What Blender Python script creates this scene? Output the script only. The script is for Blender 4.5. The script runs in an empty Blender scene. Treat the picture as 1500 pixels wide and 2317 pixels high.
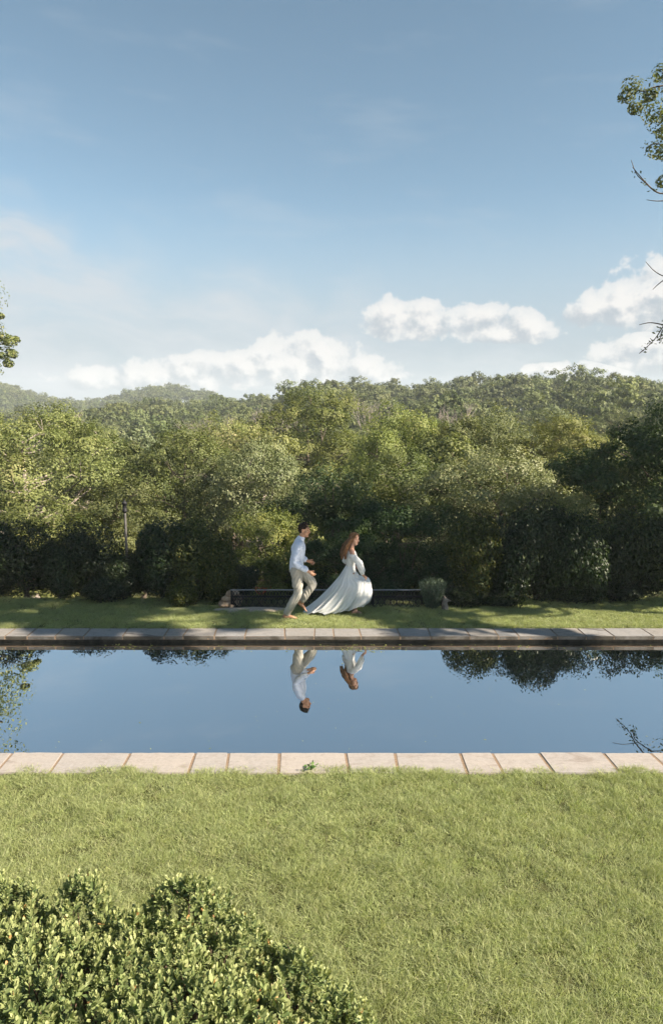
import bpy, bmesh, math, random
import numpy as np
from mathutils import Vector, Matrix

R = math.radians
random.seed(7)
scene = bpy.context.scene
C = scene.collection

# ------------------------------------------------------------------ camera
CAM_H = 3.72                      # above the coping (z = 0)
F = 1545.0                        # focal length in photograph pixels
PITCH = math.atan(228.5 / F)
cam = bpy.data.cameras.new('camera')
cam.sensor_fit = 'VERTICAL'
cam.sensor_height = 36.0
cam.lens = F / 2317.0 * 36.0
cam.clip_start = 0.05
cam.clip_end = 9000
camo = bpy.data.objects.new('camera', cam)
C.objects.link(camo)
camo.location = (0, 0, CAM_H)
camo.rotation_euler = (R(90) - PITCH, 0, 0)
scene.camera = camo

# ------------------------------------------------------------------ light
SUN_AZ = R(68)                    # to the right of straight behind the viewer
SUN_EL = R(36)
sun_dir = Vector((math.sin(SUN_AZ) * math.cos(SUN_EL), -math.cos(SUN_AZ) * math.cos(SUN_EL), math.sin(SUN_EL)))
sl = bpy.data.lights.new('sun', 'SUN')
sl.energy = 5.0
sl.angle = R(0.5)
sl.color = (1.0, 0.87, 0.71)
so = bpy.data.objects.new('sun', sl)
C.objects.link(so)
so.rotation_euler = sun_dir.to_track_quat('Z', 'Y').to_euler()

scene.view_settings.view_transform = 'Standard'
scene.view_settings.look = 'None'
scene.view_settings.gamma = 1.0
scene.view_settings.exposure = 1.6
scene.view_settings.use_curve_mapping = False
scene.cycles.max_bounces = 8
scene.cycles.transparent_max_bounces = 8
scene.cycles.volume_bounces = 1
scene.cycles.use_adaptive_sampling = True
scene.cycles.adaptive_threshold = 0.02


class S:
    """small wrapper so that node maths reads as arithmetic"""
    def __init__(self, nt, sock):
        self.nt, self.s = nt, sock

    def _m(self, op, *a, clamp=False):
        n = self.nt.nodes.new('ShaderNodeMath')
        n.operation = op
        n.use_clamp = clamp
        for i, v in enumerate((self,) + a):
            if isinstance(v, S):
                self.nt.links.new(v.s, n.inputs[i])
            else:
                n.inputs[i].default_value = v
        return S(self.nt, n.outputs[0])

    def __add__(self, o): return self._m('ADD', o)
    __radd__ = __add__
    def __sub__(self, o): return self._m('SUBTRACT', o)
    def __rsub__(self, o): return (self * -1.0) + o
    def __mul__(self, o): return self._m('MULTIPLY', o)
    __rmul__ = __mul__
    def __truediv__(self, o): return self._m('DIVIDE', o)
    def max(self, o): return self._m('MAXIMUM', o)
    def min(self, o): return self._m('MINIMUM', o)
    def sqrt(self): return self._m('SQRT')
    def pow(self, o): return self._m('POWER', o)
    def gt(self, o): return self._m('GREATER_THAN', o)
    def clamp(self): return self._m('ADD', 0.0, clamp=True)

    def smooth(self, a, b, lo=0.0, hi=1.0):
        n = self.nt.nodes.new('ShaderNodeMapRange')
        n.interpolation_type = 'SMOOTHSTEP'
        self.nt.links.new(self.s, n.inputs['Value'])
        n.inputs['From Min'].default_value = a
        n.inputs['From Max'].default_value = b
        n.inputs['To Min'].default_value = lo
        n.inputs['To Max'].default_value = hi
        return S(self.nt, n.outputs[0])


def noise(nt, vec, scale, detail=4.0, rough=0.5, dist=0.0, dim='3D'):
    n = nt.nodes.new('ShaderNodeTexNoise')
    n.noise_dimensions = dim
    if vec is not None:
        nt.links.new(vec, n.inputs['Vector'])
    n.inputs['Scale'].default_value = scale
    n.inputs['Detail'].default_value = detail
    n.inputs['Roughness'].default_value = rough
    n.inputs['Distortion'].default_value = dist
    return S(nt, n.outputs['Fac'])


def combine(nt, x, y, z=0.0):
    n = nt.nodes.new('ShaderNodeCombineXYZ')
    for i, v in enumerate((x, y, z)):
        if isinstance(v, S):
            nt.links.new(v.s, n.inputs[i])
        else:
            n.inputs[i].default_value = v
    return n.outputs[0]


def mixrgb(nt, fac, a, b, mode='MIX'):
    n = nt.nodes.new('ShaderNodeMix')
    n.data_type = 'RGBA'
    n.blend_type = mode
    for key, v in (('Factor', fac), ('A', a), ('B', b)):
        idx = {'Factor': 0, 'A': 6, 'B': 7}[key]
        if isinstance(v, S):
            nt.links.new(v.s, n.inputs[idx])
        elif hasattr(v, 'is_linked'):
            nt.links.new(v, n.inputs[idx])
        elif isinstance(v, (int, float)):
            n.inputs[idx].default_value = v
        else:
            n.inputs[idx].default_value = (*v[:3], 1.0)
    return n.outputs[2]


def px_dir(px, py):
    dx = (px - 750.0) / F
    dy = -(py - 1158.5) / F
    cp, sp = math.cos(PITCH), math.sin(PITCH)
    return Vector((dx, cp + dy * sp, -sp + dy * cp))


def P(px, py, y):
    d = px_dir(px, py)
    t = y / d.y
    return Vector((d.x * t, y, CAM_H + d.z * t))


def G(px, py, z=0.0):
    d = px_dir(px, py)
    t = (z - CAM_H) / d.z
    return Vector((d.x * t, d.y * t, z))


def azel(px, py):
    d = px_dir(px, py).normalized()
    return math.degrees(math.atan2(d.x, d.y)), math.degrees(math.asin(d.z))


# ------------------------------------------------------------------ sky
world = bpy.data.worlds.new('World')
scene.world = world
world.use_nodes = True
wn = world.node_tree
wn.nodes.clear()
w_out = wn.nodes.new('ShaderNodeOutputWorld')
bg = wn.nodes.new('ShaderNodeBackground')
wn.links.new(bg.outputs[0], w_out.inputs[0])
sky = wn.nodes.new('ShaderNodeTexSky')
sky.sky_type = 'NISHITA'
sky.sun_disc = False
sky.sun_elevation = SUN_EL
sky.sun_rotation = math.atan2(sun_dir.x, sun_dir.y)
sky.altitude = 1200
sky.air_density = 1.0
sky.dust_density = 0.5
sky.ozone_density = 1.6
SKY_STRENGTH = 0.05
bg.inputs['Strength'].default_value = SKY_STRENGTH

tc = wn.nodes.new('ShaderNodeTexCoord')
sep = wn.nodes.new('ShaderNodeSeparateXYZ')
wn.links.new(tc.outputs['Generated'], sep.inputs[0])
wx, wy, wz = (S(wn, sep.outputs[i]) for i in range(3))
AZ = wx._m('ARCTAN2', wy) * (180 / math.pi)
EL = wz._m('ARCSINE') * (180 / math.pi)

# cumulus heaps: pixel box in the photograph -> angles
heaps = []


def heap(px, py, rx, up, dn, wgt=1.0):
    a0, e0 = azel(px, py)
    k = 180 / math.pi / F
    heaps.append((a0, e0, rx * k, up * k, dn * k, wgt))


heap(690, 835, 185, 85, 50)
heap(560, 845, 150, 60, 36, 0.95)
heap(430, 852, 150, 55, 36, 0.9)
heap(300, 862, 170, 40, 30, 0.75)
heap(800, 840, 120, 55, 40, 0.8)
heap(880, 735, 70, 68, 36)
heap(960, 738, 85, 60, 36)
heap(1080, 742, 90, 62, 36)
heap(1170, 752, 100, 50, 30, 0.9)
heap(1440, 700, 120, 75, 50)
heap(1560, 690, 180, 120, 60)
heap(1330, 715, 75, 30, 26, 0.8)
heap(1450, 800, 110, 50, 50, 0.9)
heap(1320, 845, 130, 28, 25, 0.85)
heap(1215, 838, 40, 20, 18, 0.8)
for (a0, e0, ra, up, dn) in ((68, 6, 9, 4, 2), (-60, 6, 8, 3.5, 2), (-110, 7, 11, 4, 2.2), (130, 6, 9, 4, 2), (-160, 7, 10, 4, 2)):
    heaps.append((a0, e0, ra, up, dn, 0.95))


def billow(az, el, detail):
    v = combine(wn, az, el * 1.15, 0.0)
    return noise(wn, v, 0.48, detail, 0.57, 0.0, '2D')


field = None
vert = None
for (a0, e0, ra, up, dn, wg) in heaps:
    da = (AZ - a0) * (1.0 / ra)
    de0 = EL - e0
    de = (de0 * (1.0 / up)).max(de0 * (-1.0 / dn))
    f = (da * da)._m('MULTIPLY_ADD', -1.0, (1.0 - de * de) * 1.0) * wg
    hgt = de0 * (1.0 / up)
    if field is None:
        field, vert = f, hgt
    else:
        win = f.gt(field)
        vert = vert + win * (hgt - vert)
        field = field.max(f)
n0 = billow(AZ, EL, 8.0)
n1 = billow(AZ + 0.7, EL + 0.7, 5.0)
d0 = field.max(-2.0) * 1.35 + (n0 - 0.5) * 2.5 - 0.08
alpha = d0.smooth(0.02, 0.42)
thick = d0.smooth(0.2, 1.3)
lit = (0.60 + (n0 - n1) * 1.9 - thick * 0.10 + vert.max(-0.6).min(0.8) * 0.55).clamp()
cum_col = mixrgb(wn, lit.smooth(0.1, 0.85), (3.2, 3.6, 3.95), (6.0, 5.9, 5.75))

# high thin cloud sweeping down from the upper left
al, el_l = azel(0, 470)
ar, er_l = azel(740, 690)
slope = (er_l - el_l) / (ar - al)
line = EL - (el_l + (AZ - al) * slope)              # > 0 above the edge
ang = math.atan(slope * 0.7)
u_ = AZ * math.cos(ang) + EL * math.sin(ang)
v_ = EL * math.cos(ang) - AZ * math.sin(ang)
wob = noise(wn, combine(wn, AZ * 0.9, EL, 9.0), 0.13, 3.0, 0.55, 0.0, '2D')
line = line + (wob - 0.5) * 11.0
ci_n = noise(wn, combine(wn, u_ * 0.22, v_ + (wob - 0.5) * 3.0, 2.0), 0.55, 5.0, 0.6, 0.0, '2D')
ci_big = noise(wn, combine(wn, u_ * 0.5, v_, 7.0), 0.12, 2.0, 0.5, 0.0, '2D')
ci_edge = line.smooth(2.0, -3.5)
ci = ci_edge * (0.25 + ci_n.smooth(0.25, 0.70) * 0.75) * (0.5 + ci_big.smooth(0.3, 0.62) * 0.5)
# veil near the horizon all round
veil = EL.smooth(17.0, 4.0) * 0.9
wisps = noise(wn, combine(wn, AZ * 0.25 + EL * 0.22 + 30.0, EL, 11.0), 0.30, 3.0, 0.6, 0.0, '2D').smooth(0.52, 0.85) * 0.16
ci = (ci * 0.86 + wisps).clamp()

base_sky = sky.outputs[0]
hsv = wn.nodes.new('ShaderNodeHueSaturation')
hsv.inputs['Saturation'].default_value = 0.9
hsv.inputs['Hue'].default_value = 0.478
wn.links.new(base_sky, hsv.inputs['Color'])
c0 = mixrgb(wn, veil, hsv.outputs[0], (3.05, 3.6, 4.0))
c1 = mixrgb(wn, ci, c0, (4.25, 4.6, 4.9))
c2 = mixrgb(wn, alpha * (0.7 + thick * 0.3), c1, cum_col)
wn.links.new(c2, bg.inputs['Color'])
world.cycles.sampling_method = 'MANUAL'
world.cycles.sample_map_resolution = 512


# ------------------------------------------------------------------ helpers
def tag(o, label=None, cat=None, group=None, kind=None):
    if label: o['label'] = label
    if cat: o['category'] = cat
    if group: o['group'] = group
    if kind: o['kind'] = kind
    return o


def link(name, mesh, mat=None, parent=None):
    o = bpy.data.objects.new(name, mesh)
    C.objects.link(o)
    if mat is not None and mesh is not None and not mesh.materials:
        mesh.materials.append(mat)
    if parent is not None:
        o.parent = parent
    return o


def empty(name, loc=(0, 0, 0), rz=0.0):
    o = bpy.data.objects.new(name, None)
    o.empty_display_size = 0.2
    C.objects.link(o)
    o.location = loc
    o.rotation_euler = (0, 0, rz)
    return o


def np_mesh(name, verts, faces, smooth=True, attrs=None):
    """verts (N,3); faces (M,k) with constant k"""
    verts = np.asarray(verts, dtype=np.float32)
    faces = np.asarray(faces, dtype=np.int32)
    m = bpy.data.meshes.new(name)
    n, k = faces.shape
    m.vertices.add(len(verts))
    m.vertices.foreach_set('co', verts.ravel())
    m.loops.add(n * k)
    m.loops.foreach_set('vertex_index', faces.ravel())
    m.polygons.add(n)
    m.polygons.foreach_set('loop_start', np.arange(0, n * k, k, dtype=np.int32))
    if smooth:
        m.polygons.foreach_set('use_smooth', np.ones(n, dtype=bool))
    for key, arr in (attrs or {}).items():
        a = m.attributes.new(key, 'FLOAT', 'POINT')
        a.data.foreach_set('value', np.asarray(arr, dtype=np.float32))
    m.update(calc_edges=True)
    return m


def bm_mesh(name, bm, smooth=False):
    m = bpy.data.meshes.new(name)
    bm.normal_update()
    bm.to_mesh(m)
    bm.free()
    if smooth:
        for p in m.polygons: p.use_smooth = True
    return m


def bm_box(bm, c, s, rot=None, bevel=0.0):
    r = bmesh.ops.create_cube(bm, size=1.0)
    vs = r['verts']
    bmesh.ops.scale(bm, vec=s, verts=vs)
    if bevel > 0:
        es = list({e for v in vs for e in v.link_edges})
        rb = bmesh.ops.bevel(bm, geom=es, offset=bevel, segments=2, affect='EDGES')
        vs = list({v for f in rb['faces'] for v in f.verts} | {v for v in vs if v.is_valid})
    if rot is not None:
        bmesh.ops.rotate(bm, cent=(0, 0, 0), matrix=rot, verts=vs)
    bmesh.ops.translate(bm, vec=c, verts=vs)
    return vs


def tube(pts, rads, sides=7, cap=True, flat=1.0):
    """lofted tube -> (verts, quads+tris as quads)"""
    pts = [Vector(p) for p in pts]
    V, Fc = [], []
    prev = None
    n = len(pts)
    for i, p in enumerate(pts):
        d = (pts[min(i + 1, n - 1)] - pts[max(i - 1, 0)]).normalized()
        if prev is None:
            ref = Vector((1, 0, 0)) if abs(d.x) < 0.9 else Vector((0, 1, 0))
            a = d.cross(ref).normalized()
        else:
            a = (prev - d * prev.dot(d)).normalized()
        prev = a
        b = d.cross(a)
        for k in range(sides):
            t = 2 * math.pi * k / sides
            V.append(p + (a * math.cos(t) + b * math.sin(t) * flat) * rads[i])
    for i in range(n - 1):
        for k in range(sides):
            k2 = (k + 1) % sides
            Fc.append((i * sides + k, i * sides + k2, (i + 1) * sides + k2, (i + 1) * sides + k))
    return V, Fc


class Acc:
    """collects quads"""
    def __init__(self):
        self.v, self.f = [], []

    def add(self, V, Fc):
        o = len(self.v)
        self.v.extend(V)
        self.f.extend(tuple(i + o for i in q) for q in Fc)

    def mesh(self, name, smooth=True):
        return np_mesh(name, [tuple(v) for v in self.v], self.f, smooth)


def smoothpath(ctrl, n):
    ctrl = [Vector(c) for c in ctrl]
    if len(ctrl) == 2:
        return [ctrl[0].lerp(ctrl[1], i / (n - 1)) for i in range(n)]
    out = []
    m = len(ctrl) - 1
    for i in range(n):
        t = i / (n - 1) * m
        k = min(int(t), m - 1)
        u = t - k
        p0, p1, p2, p3 = ctrl[max(k - 1, 0)], ctrl[k], ctrl[k + 1], ctrl[min(k + 2, m)]
        out.append(0.5 * ((2 * p1) + (p2 - p0) * u + (2 * p0 - 5 * p1 + 4 * p2 - p3) * u * u + (3 * p1 - p0 - 3 * p2 + p3) * u ** 3))
    return out


# ------------------------------------------------------------------ materials
def new_mat(name):
    m = bpy.data.materials.new(name)
    m.use_nodes = True
    nt = m.node_tree
    nt.nodes.clear()
    out = nt.nodes.new('ShaderNodeOutputMaterial')
    return m, nt, out


def principled(nt, out, color, rough=0.7, spec=0.3):
    b = nt.nodes.new('ShaderNodeBsdfPrincipled')
    if hasattr(color, 'is_linked'):
        nt.links.new(color, b.inputs['Base Color'])
    else:
        b.inputs['Base Color'].default_value = (*color[:3], 1)
    b.inputs['Roughness'].default_value = rough
    b.inputs['Specular IOR Level'].default_value = spec
    nt.links.new(b.outputs[0], out.inputs[0])
    return b


def bump(nt, b, height, strength=0.3, dist=0.02):
    n = nt.nodes.new('ShaderNodeBump')
    n.inputs['Strength'].default_value = strength
    n.inputs['Distance'].default_value = dist
    nt.links.new(height.s, n.inputs['Height'])
    nt.links.new(n.outputs[0], b.inputs['Normal'])


def obj_coord(nt):
    return nt.nodes.new('ShaderNodeTexCoord').outputs['Object']


def ramp(nt, fac, stops):
    n = nt.nodes.new('ShaderNodeValToRGB')
    el = n.color_ramp.elements
    while len(el) < len(stops):
        el.new(0.5)
    for e, (p, c) in zip(el, stops):
        e.position = p
        e.color = (*c, 1)
    nt.links.new(fac.s, n.inputs[0])
    return n.outputs[0]


def leaf_mat(name, stops, trans=0.3, rough=0.55, spec=0.22, hue_var=0.014, val_var=0.2, instancer=False, trans_tint=(1.0, 1.05, 0.55), gain=1.0):
    m, nt, out = new_mat(name)
    at = nt.nodes.new('ShaderNodeAttribute')
    at.attribute_name = 'rnd'
    stops = [(p_, tuple(gain * x_ for x_ in c_)) for p_, c_ in stops]
    col = ramp(nt, S(nt, at.outputs['Fac']), stops)
    oi = nt.nodes.new('ShaderNodeObjectInfo')
    rnd = S(nt, oi.outputs['Random'])
    h = nt.nodes.new('ShaderNodeHueSaturation')
    nt.links.new(((rnd - 0.5) * (2 * hue_var) + 0.5).s, h.inputs['Hue'])
    r2 = (rnd * 7.31)._m('FRACT')
    nt.links.new(((r2 - 0.5) * (2 * val_var) + 1.0).s, h.inputs['Value'])
    r3 = (rnd * 13.7)._m('FRACT')
    nt.links.new(((r3 - 0.5) * 0.2 + 0.92).s, h.inputs['Saturation'])
    nt.links.new(col, h.inputs['Color'])
    b = principled(nt, out, h.outputs[0], rough, spec)
    tr = nt.nodes.new('ShaderNodeBsdfTranslucent')
    nt.links.new(mixrgb(nt, 1.0, h.outputs[0], trans_tint, 'MULTIPLY'), tr.inputs['Color'])
    mx = nt.nodes.new('ShaderNodeMixShader')
    mx.inputs[0].default_value = trans
    nt.links.new(b.outputs[0], mx.inputs[1])
    nt.links.new(tr.outputs[0], mx.inputs[2])
    nt.links.new(mx.outputs[0], out.inputs[0])
    return m


M = {}
M['leaf_olive'] = leaf_mat('leaf_olive', [(0.0, (0.060, 0.088, 0.022)), (0.5, (0.138, 0.168, 0.046)), (0.9, (0.215, 0.232, 0.07)), (1.0, (0.27, 0.26, 0.09))], 0.33)
M['leaf_light'] = leaf_mat('leaf_light', [(0.0, (0.085, 0.112, 0.028)), (0.5, (0.19, 0.217, 0.06)), (0.9, (0.275, 0.285, 0.09)), (1.0, (0.32, 0.29, 0.12))], 0.35)
M['leaf_silver'] = leaf_mat('leaf_silver', [(0.0, (0.10, 0.13, 0.055)), (0.6, (0.21, 0.24, 0.115)), (1.0, (0.32, 0.335, 0.19))], 0.24, 0.5, 0.3)
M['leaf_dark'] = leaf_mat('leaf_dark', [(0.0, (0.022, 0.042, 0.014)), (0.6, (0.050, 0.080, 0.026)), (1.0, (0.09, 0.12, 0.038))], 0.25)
M['leaf_far'] = leaf_mat('leaf_far', [(0.0, (0.065, 0.09, 0.03)), (0.6, (0.14, 0.166, 0.058)), (1.0, (0.215, 0.225, 0.088))], 0.26, 0.6, 0.2, 0.014, 0.22)
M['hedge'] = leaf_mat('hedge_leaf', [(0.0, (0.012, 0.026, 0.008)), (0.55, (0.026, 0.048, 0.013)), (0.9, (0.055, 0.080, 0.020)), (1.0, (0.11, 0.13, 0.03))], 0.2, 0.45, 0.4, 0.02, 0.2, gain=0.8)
M['hedge_sunlit_yellow'] = leaf_mat('hedge_sunlit_yellow_leaf', [(0.0, (0.02, 0.036, 0.010)), (0.5, (0.055, 0.075, 0.016)), (0.8, (0.12, 0.125, 0.03)), (1.0, (0.24, 0.20, 0.045))], 0.25, 0.5, 0.3, 0.01, 0.12)  # golden sunlight put into the leaf colour; also used for the yellowish shrub
M['grey_plant'] = leaf_mat('grey_plant_leaf', [(0.0, (0.06, 0.10, 0.06)), (1.0, (0.13, 0.18, 0.11))], 0.2, 0.6, 0.2)
M['red_leaf'] = leaf_mat('red_leaf', [(0.0, (0.22, 0.05, 0.02)), (1.0, (0.5, 0.2, 0.06))], 0.35, 0.5, 0.3)
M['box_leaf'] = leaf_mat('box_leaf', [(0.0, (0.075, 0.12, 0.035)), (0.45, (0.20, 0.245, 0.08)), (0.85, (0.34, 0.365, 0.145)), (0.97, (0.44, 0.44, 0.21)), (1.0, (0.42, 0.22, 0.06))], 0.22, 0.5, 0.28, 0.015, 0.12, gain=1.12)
M['weed_leaf'] = leaf_mat('weed_leaf', [(0.0, (0.08, 0.16, 0.03)), (1.0, (0.16, 0.25, 0.06))], 0.3)
M['grass'] = leaf_mat('grass_blade', [(0.0, (0.22, 0.265, 0.09)), (0.5, (0.37, 0.425, 0.165)), (0.9, (0.455, 0.49, 0.22)), (0.955, (0.5, 0.46, 0.27)), (1.0, (0.7, 0.65, 0.48))], 0.38, 0.5, 0.3, 0.012, 0.16, gain=0.95)


def bark(name, a, b_):
    m, nt, out = new_mat(name)
    v = obj_coord(nt)
    mp = nt.nodes.new('ShaderNodeMapping')
    mp.inputs['Scale'].default_value = (6, 6, 1.2)
    nt.links.new(v, mp.inputs[0])
    n = noise(nt, mp.outputs[0], 3.0, 6, 0.6)
    b = principled(nt, out, ramp(nt, n, [(0.3, a), (0.7, b_)]), 0.9, 0.1)
    bump(nt, b, n, 0.6, 0.03)
    return m


M['bark'] = bark('bark', (0.06, 0.045, 0.035), (0.20, 0.165, 0.13))
M['bark_pale'] = bark('bark_pale', (0.20, 0.17, 0.14), (0.38, 0.33, 0.29))


def stone_mat(name, warm, grey, stain, stain_amt, edge_dark=False):
    m, nt, out = new_mat(name)
    v = obj_coord(nt)
    oi = nt.nodes.new('ShaderNodeObjectInfo')
    rnd = S(nt, oi.outputs['Random'])
    add = nt.nodes.new('ShaderNodeVectorMath')
    add.operation = 'ADD'
    nt.links.new(v, add.inputs[0])
    nt.links.new(combine(nt, rnd * 37.0, rnd * 91.0, rnd * 13.0), add.inputs[1])
    vv = add.outputs[0]
    mp = nt.nodes.new('ShaderNodeMapping')
    mp.inputs['Scale'].default_value = (1.0, 3.2, 1.0)
    mp.inputs['Rotation'].default_value = (0, 0, 0.35)
    nt.links.new(vv, mp.inputs[0])
    n1 = noise(nt, mp.outputs[0], 2.6, 6, 0.6, 0.6)
    n2 = noise(nt, vv, 26.0, 5, 0.65)
    n3 = noise(nt, mp.outputs[0], 1.3, 5, 0.6, 1.5)
    mixf = (n1 * 0.8 + rnd * 0.5 - 0.15).smooth(0.25, 0.85)
    c = mixrgb(nt, mixf, warm, grey)
    c = mixrgb(nt, n3.smooth(0.55, 0.72) * stain_amt, c, stain)
    vein = (n1 - 0.5)._m('ABSOLUTE').smooth(0.02, 0.0) * 0.35
    c = mixrgb(nt, vein, c, stain)
    c = mixrgb(nt, 0.25, c, n2.s, 'OVERLAY')
    if edge_dark:      # upright faces darker than the top
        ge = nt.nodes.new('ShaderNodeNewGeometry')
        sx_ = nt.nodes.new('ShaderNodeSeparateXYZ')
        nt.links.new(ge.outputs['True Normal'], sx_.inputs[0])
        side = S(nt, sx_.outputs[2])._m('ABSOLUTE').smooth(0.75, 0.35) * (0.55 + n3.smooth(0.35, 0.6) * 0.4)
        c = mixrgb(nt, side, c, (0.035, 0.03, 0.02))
    b = principled(nt, out, c, 0.72, 0.3)
    bump(nt, b, n2 * 0.4 + n1, 0.35, 0.01)
    return m


M['stone_near'] = stone_mat('stone_near', (0.305, 0.275, 0.247), (0.275, 0.258, 0.243), (0.18, 0.145, 0.12), 0.65)
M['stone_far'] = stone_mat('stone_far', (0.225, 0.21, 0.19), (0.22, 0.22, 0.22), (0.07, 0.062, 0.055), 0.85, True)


def noise_mat(name, stops, scale=8.0, rough=0.9, bs=0.4, bd=0.02, detail=6):
    m, nt, out = new_mat(name)
    n = noise(nt, obj_coord(nt), scale, detail, 0.62)
    b = principled(nt, out, ramp(nt, n, stops), rough, 0.15)
    bump(nt, b, n, bs, bd)
    return m


M['mortar'] = noise_mat('mortar', [(0.3, (0.15, 0.105, 0.07)), (0.7, (0.27, 0.20, 0.14))], 40)
M['wall_dark'] = noise_mat('pool_wall', [(0.3, (0.012, 0.012, 0.010)), (0.7, (0.05, 0.045, 0.035))], 9)
M['rock'] = noise_mat('rock', [(0.25, (0.12, 0.085, 0.055)), (0.5, (0.33, 0.24, 0.16)), (0.75, (0.48, 0.38, 0.28))], 7, 0.9, 0.8, 0.04)
M['stump'] = noise_mat('stump', [(0.3, (0.14, 0.11, 0.09)), (0.7, (0.38, 0.33, 0.28))], 14, 0.9, 0.6, 0.03)
M['gravel'] = noise_mat('gravel', [(0.3, (0.20, 0.16, 0.12)), (0.5, (0.38, 0.32, 0.26)), (0.7, (0.52, 0.46, 0.39))], 45, 0.95, 0.8, 0.02)
M['iron'] = noise_mat('iron', [(0.3, (0.010, 0.010, 0.012)), (0.7, (0.03, 0.03, 0.033))], 20, 0.55, 0.2, 0.005)
M['rail_top'] = noise_mat('rail_top', [(0.3, (0.13, 0.14, 0.15)), (0.7, (0.24, 0.25, 0.27))], 20, 0.35, 0.1, 0.005)
M['pole'] = noise_mat('pole', [(0.3, (0.08, 0.075, 0.07)), (0.7, (0.14, 0.135, 0.125))], 12, 0.6, 0.2, 0.01)

# ground: soil and thatch under the lawn, leaf litter under the woods
m, nt, out = new_mat('ground')
v = obj_coord(nt)
n1 = noise(nt, v, 0.9, 6, 0.6)
n2 = noise(nt, v, 22.0, 5, 0.65)
cc = ramp(nt, n1 * 0.6 + n2 * 0.4, [(0.25, (0.03, 0.036, 0.012)), (0.5, (0.06, 0.066, 0.024)), (0.75, (0.10, 0.095, 0.045))])
b = principled(nt, out, cc, 0.95, 0.1)
bump(nt, b, n2, 0.7, 0.03)
M['ground'] = m

# water: still, dark, mirror-like
m, nt, out = new_mat('water')
b = principled(nt, out, (0.008, 0.012, 0.012), 0.0, 0.5)
b.inputs['IOR'].default_value = 18.0
b.inputs['Specular IOR Level'].default_value = 0.5
v = obj_coord(nt)
mp = nt.nodes.new('ShaderNodeMapping')
mp.inputs['Scale'].default_value = (1.0, 2.0, 1.0)
nt.links.new(v, mp.inputs[0])
bump(nt, b, noise(nt, mp.outputs[0], 1.6, 2, 0.5), 0.02, 0.02)
M['water'] = m


def cloth_mat(name, col, rough=0.85, trans=0.0, sheen=0.2):
    m, nt, out = new_mat(name)
    n = noise(nt, obj_coord(nt), 9.0, 4, 0.55)
    c = mixrgb(nt, n.smooth(0.3, 0.7) * 0.25, col, tuple(x * 0.82 for x in col))
    b = principled(nt, out, c, rough, 0.15)
    b.inputs['Sheen Weight'].default_value = sheen
    bump(nt, b, n, 0.25, 0.02)
    if trans:
        tr = nt.nodes.new('ShaderNodeBsdfTranslucent')
        tr.inputs['Color'].default_value = (*col, 1)
        mx = nt.nodes.new('ShaderNodeMixShader')
        mx.inputs[0].default_value = trans
        nt.links.new(b.outputs[0], mx.inputs[1])
        nt.links.new(tr.outputs[0], mx.inputs[2])
        nt.links.new(mx.outputs[0], out.inputs[0])
    return m


M['shirt'] = cloth_mat('shirt', (0.54, 0.60, 0.72))
M['trousers'] = cloth_mat('trousers', (0.36, 0.345, 0.30))
M['dress'] = cloth_mat('dress', (0.80, 0.82, 0.82), 0.8, 0.25)


def skin_mat(name, col):
    m, nt, out = new_mat(name)
    n = noise(nt, obj_coord(nt), 14.0, 3, 0.5)
    c = mixrgb(nt, n.smooth(0.3, 0.7) * 0.4, col, (col[0] * 0.85, col[1] * 0.72, col[2] * 0.68))
    b = principled(nt, out, c, 0.5, 0.35)
    b.inputs['Subsurface Weight'].default_value = 0.15
    b.inputs['Subsurface Radius'].default_value = (0.02, 0.008, 0.004)
    return m


M['skin_m'] = skin_mat('skin_tan', (0.40, 0.225, 0.14))
M['skin_w'] = skin_mat('skin_fair', (0.46, 0.28, 0.20))


def hair_mat(name, a, c):
    m, nt, out = new_mat(name)
    v = obj_coord(nt)
    mp = nt.nodes.new('ShaderNodeMapping')
    mp.inputs['Scale'].default_value = (30, 30, 4)
    nt.links.new(v, mp.inputs[0])
    n = noise(nt, mp.outputs[0], 2.0, 4, 0.6)
    b = principled(nt, out, ramp(nt, n, [(0.3, a), (0.7, c)]), 0.7, 0.15)
    bump(nt, b, n, 0.6, 0.01)
    return m


M['hair_m'] = hair_mat('hair_dark', (0.010, 0.006, 0.004), (0.03, 0.019, 0.012))
M['hair_w'] = hair_mat('hair_auburn', (0.08, 0.038, 0.018), (0.21, 0.115, 0.058))
m, nt, out = new_mat('eye')
principled(nt, out, (0.02, 0.013, 0.01), 0.2, 0.5)
M['eye'] = m
m, nt, out = new_mat('lip')
principled(nt, out, (0.36, 0.12, 0.10), 0.5, 0.3)
M['lip'] = m
M['cushion'] = noise_mat('twig', [(0.3, (0.05, 0.035, 0.025)), (0.7, (0.16, 0.11, 0.075))], 20)

# ------------------------------------------------------------------ terrain
POOL_Y0, POOL_Y1 = 7.05, 10.97          # inner edges of the two copings
COP_W = 0.43
POOL_X = 9.0
WATER_Z = -0.12

ctrl_d = np.array([14.0, 15.5, 18.0, 24.0, 32.0, 60.0, 100.0, 180.0, 230.0, 320.0, 520.0, 640.0, 900.0, 2500.0])
#                 left (u=-0.5)   mid (u=0)      right (u=0.5)
ctrl_z = np.array([
    [-0.25, -1.0, -2.2, -4.8, -6.5, -9.5, -11.0, -9.0, -8.5, -9.0, -3.5, -3.0, -3.0, 0.0],
    [-0.25, -1.0, -2.4, -5.0, -6.8, -9.0, -9.0, 0.0, 1.5, -6.0, -4.0, -4.0, -3.0, 0.0],
    [-0.25, -0.9, -2.0, -4.2, -6.2, -8.0, -5.0, 2.6, 3.6, 1.0, -4.0, 0.0, 0.0, 0.0]])


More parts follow.
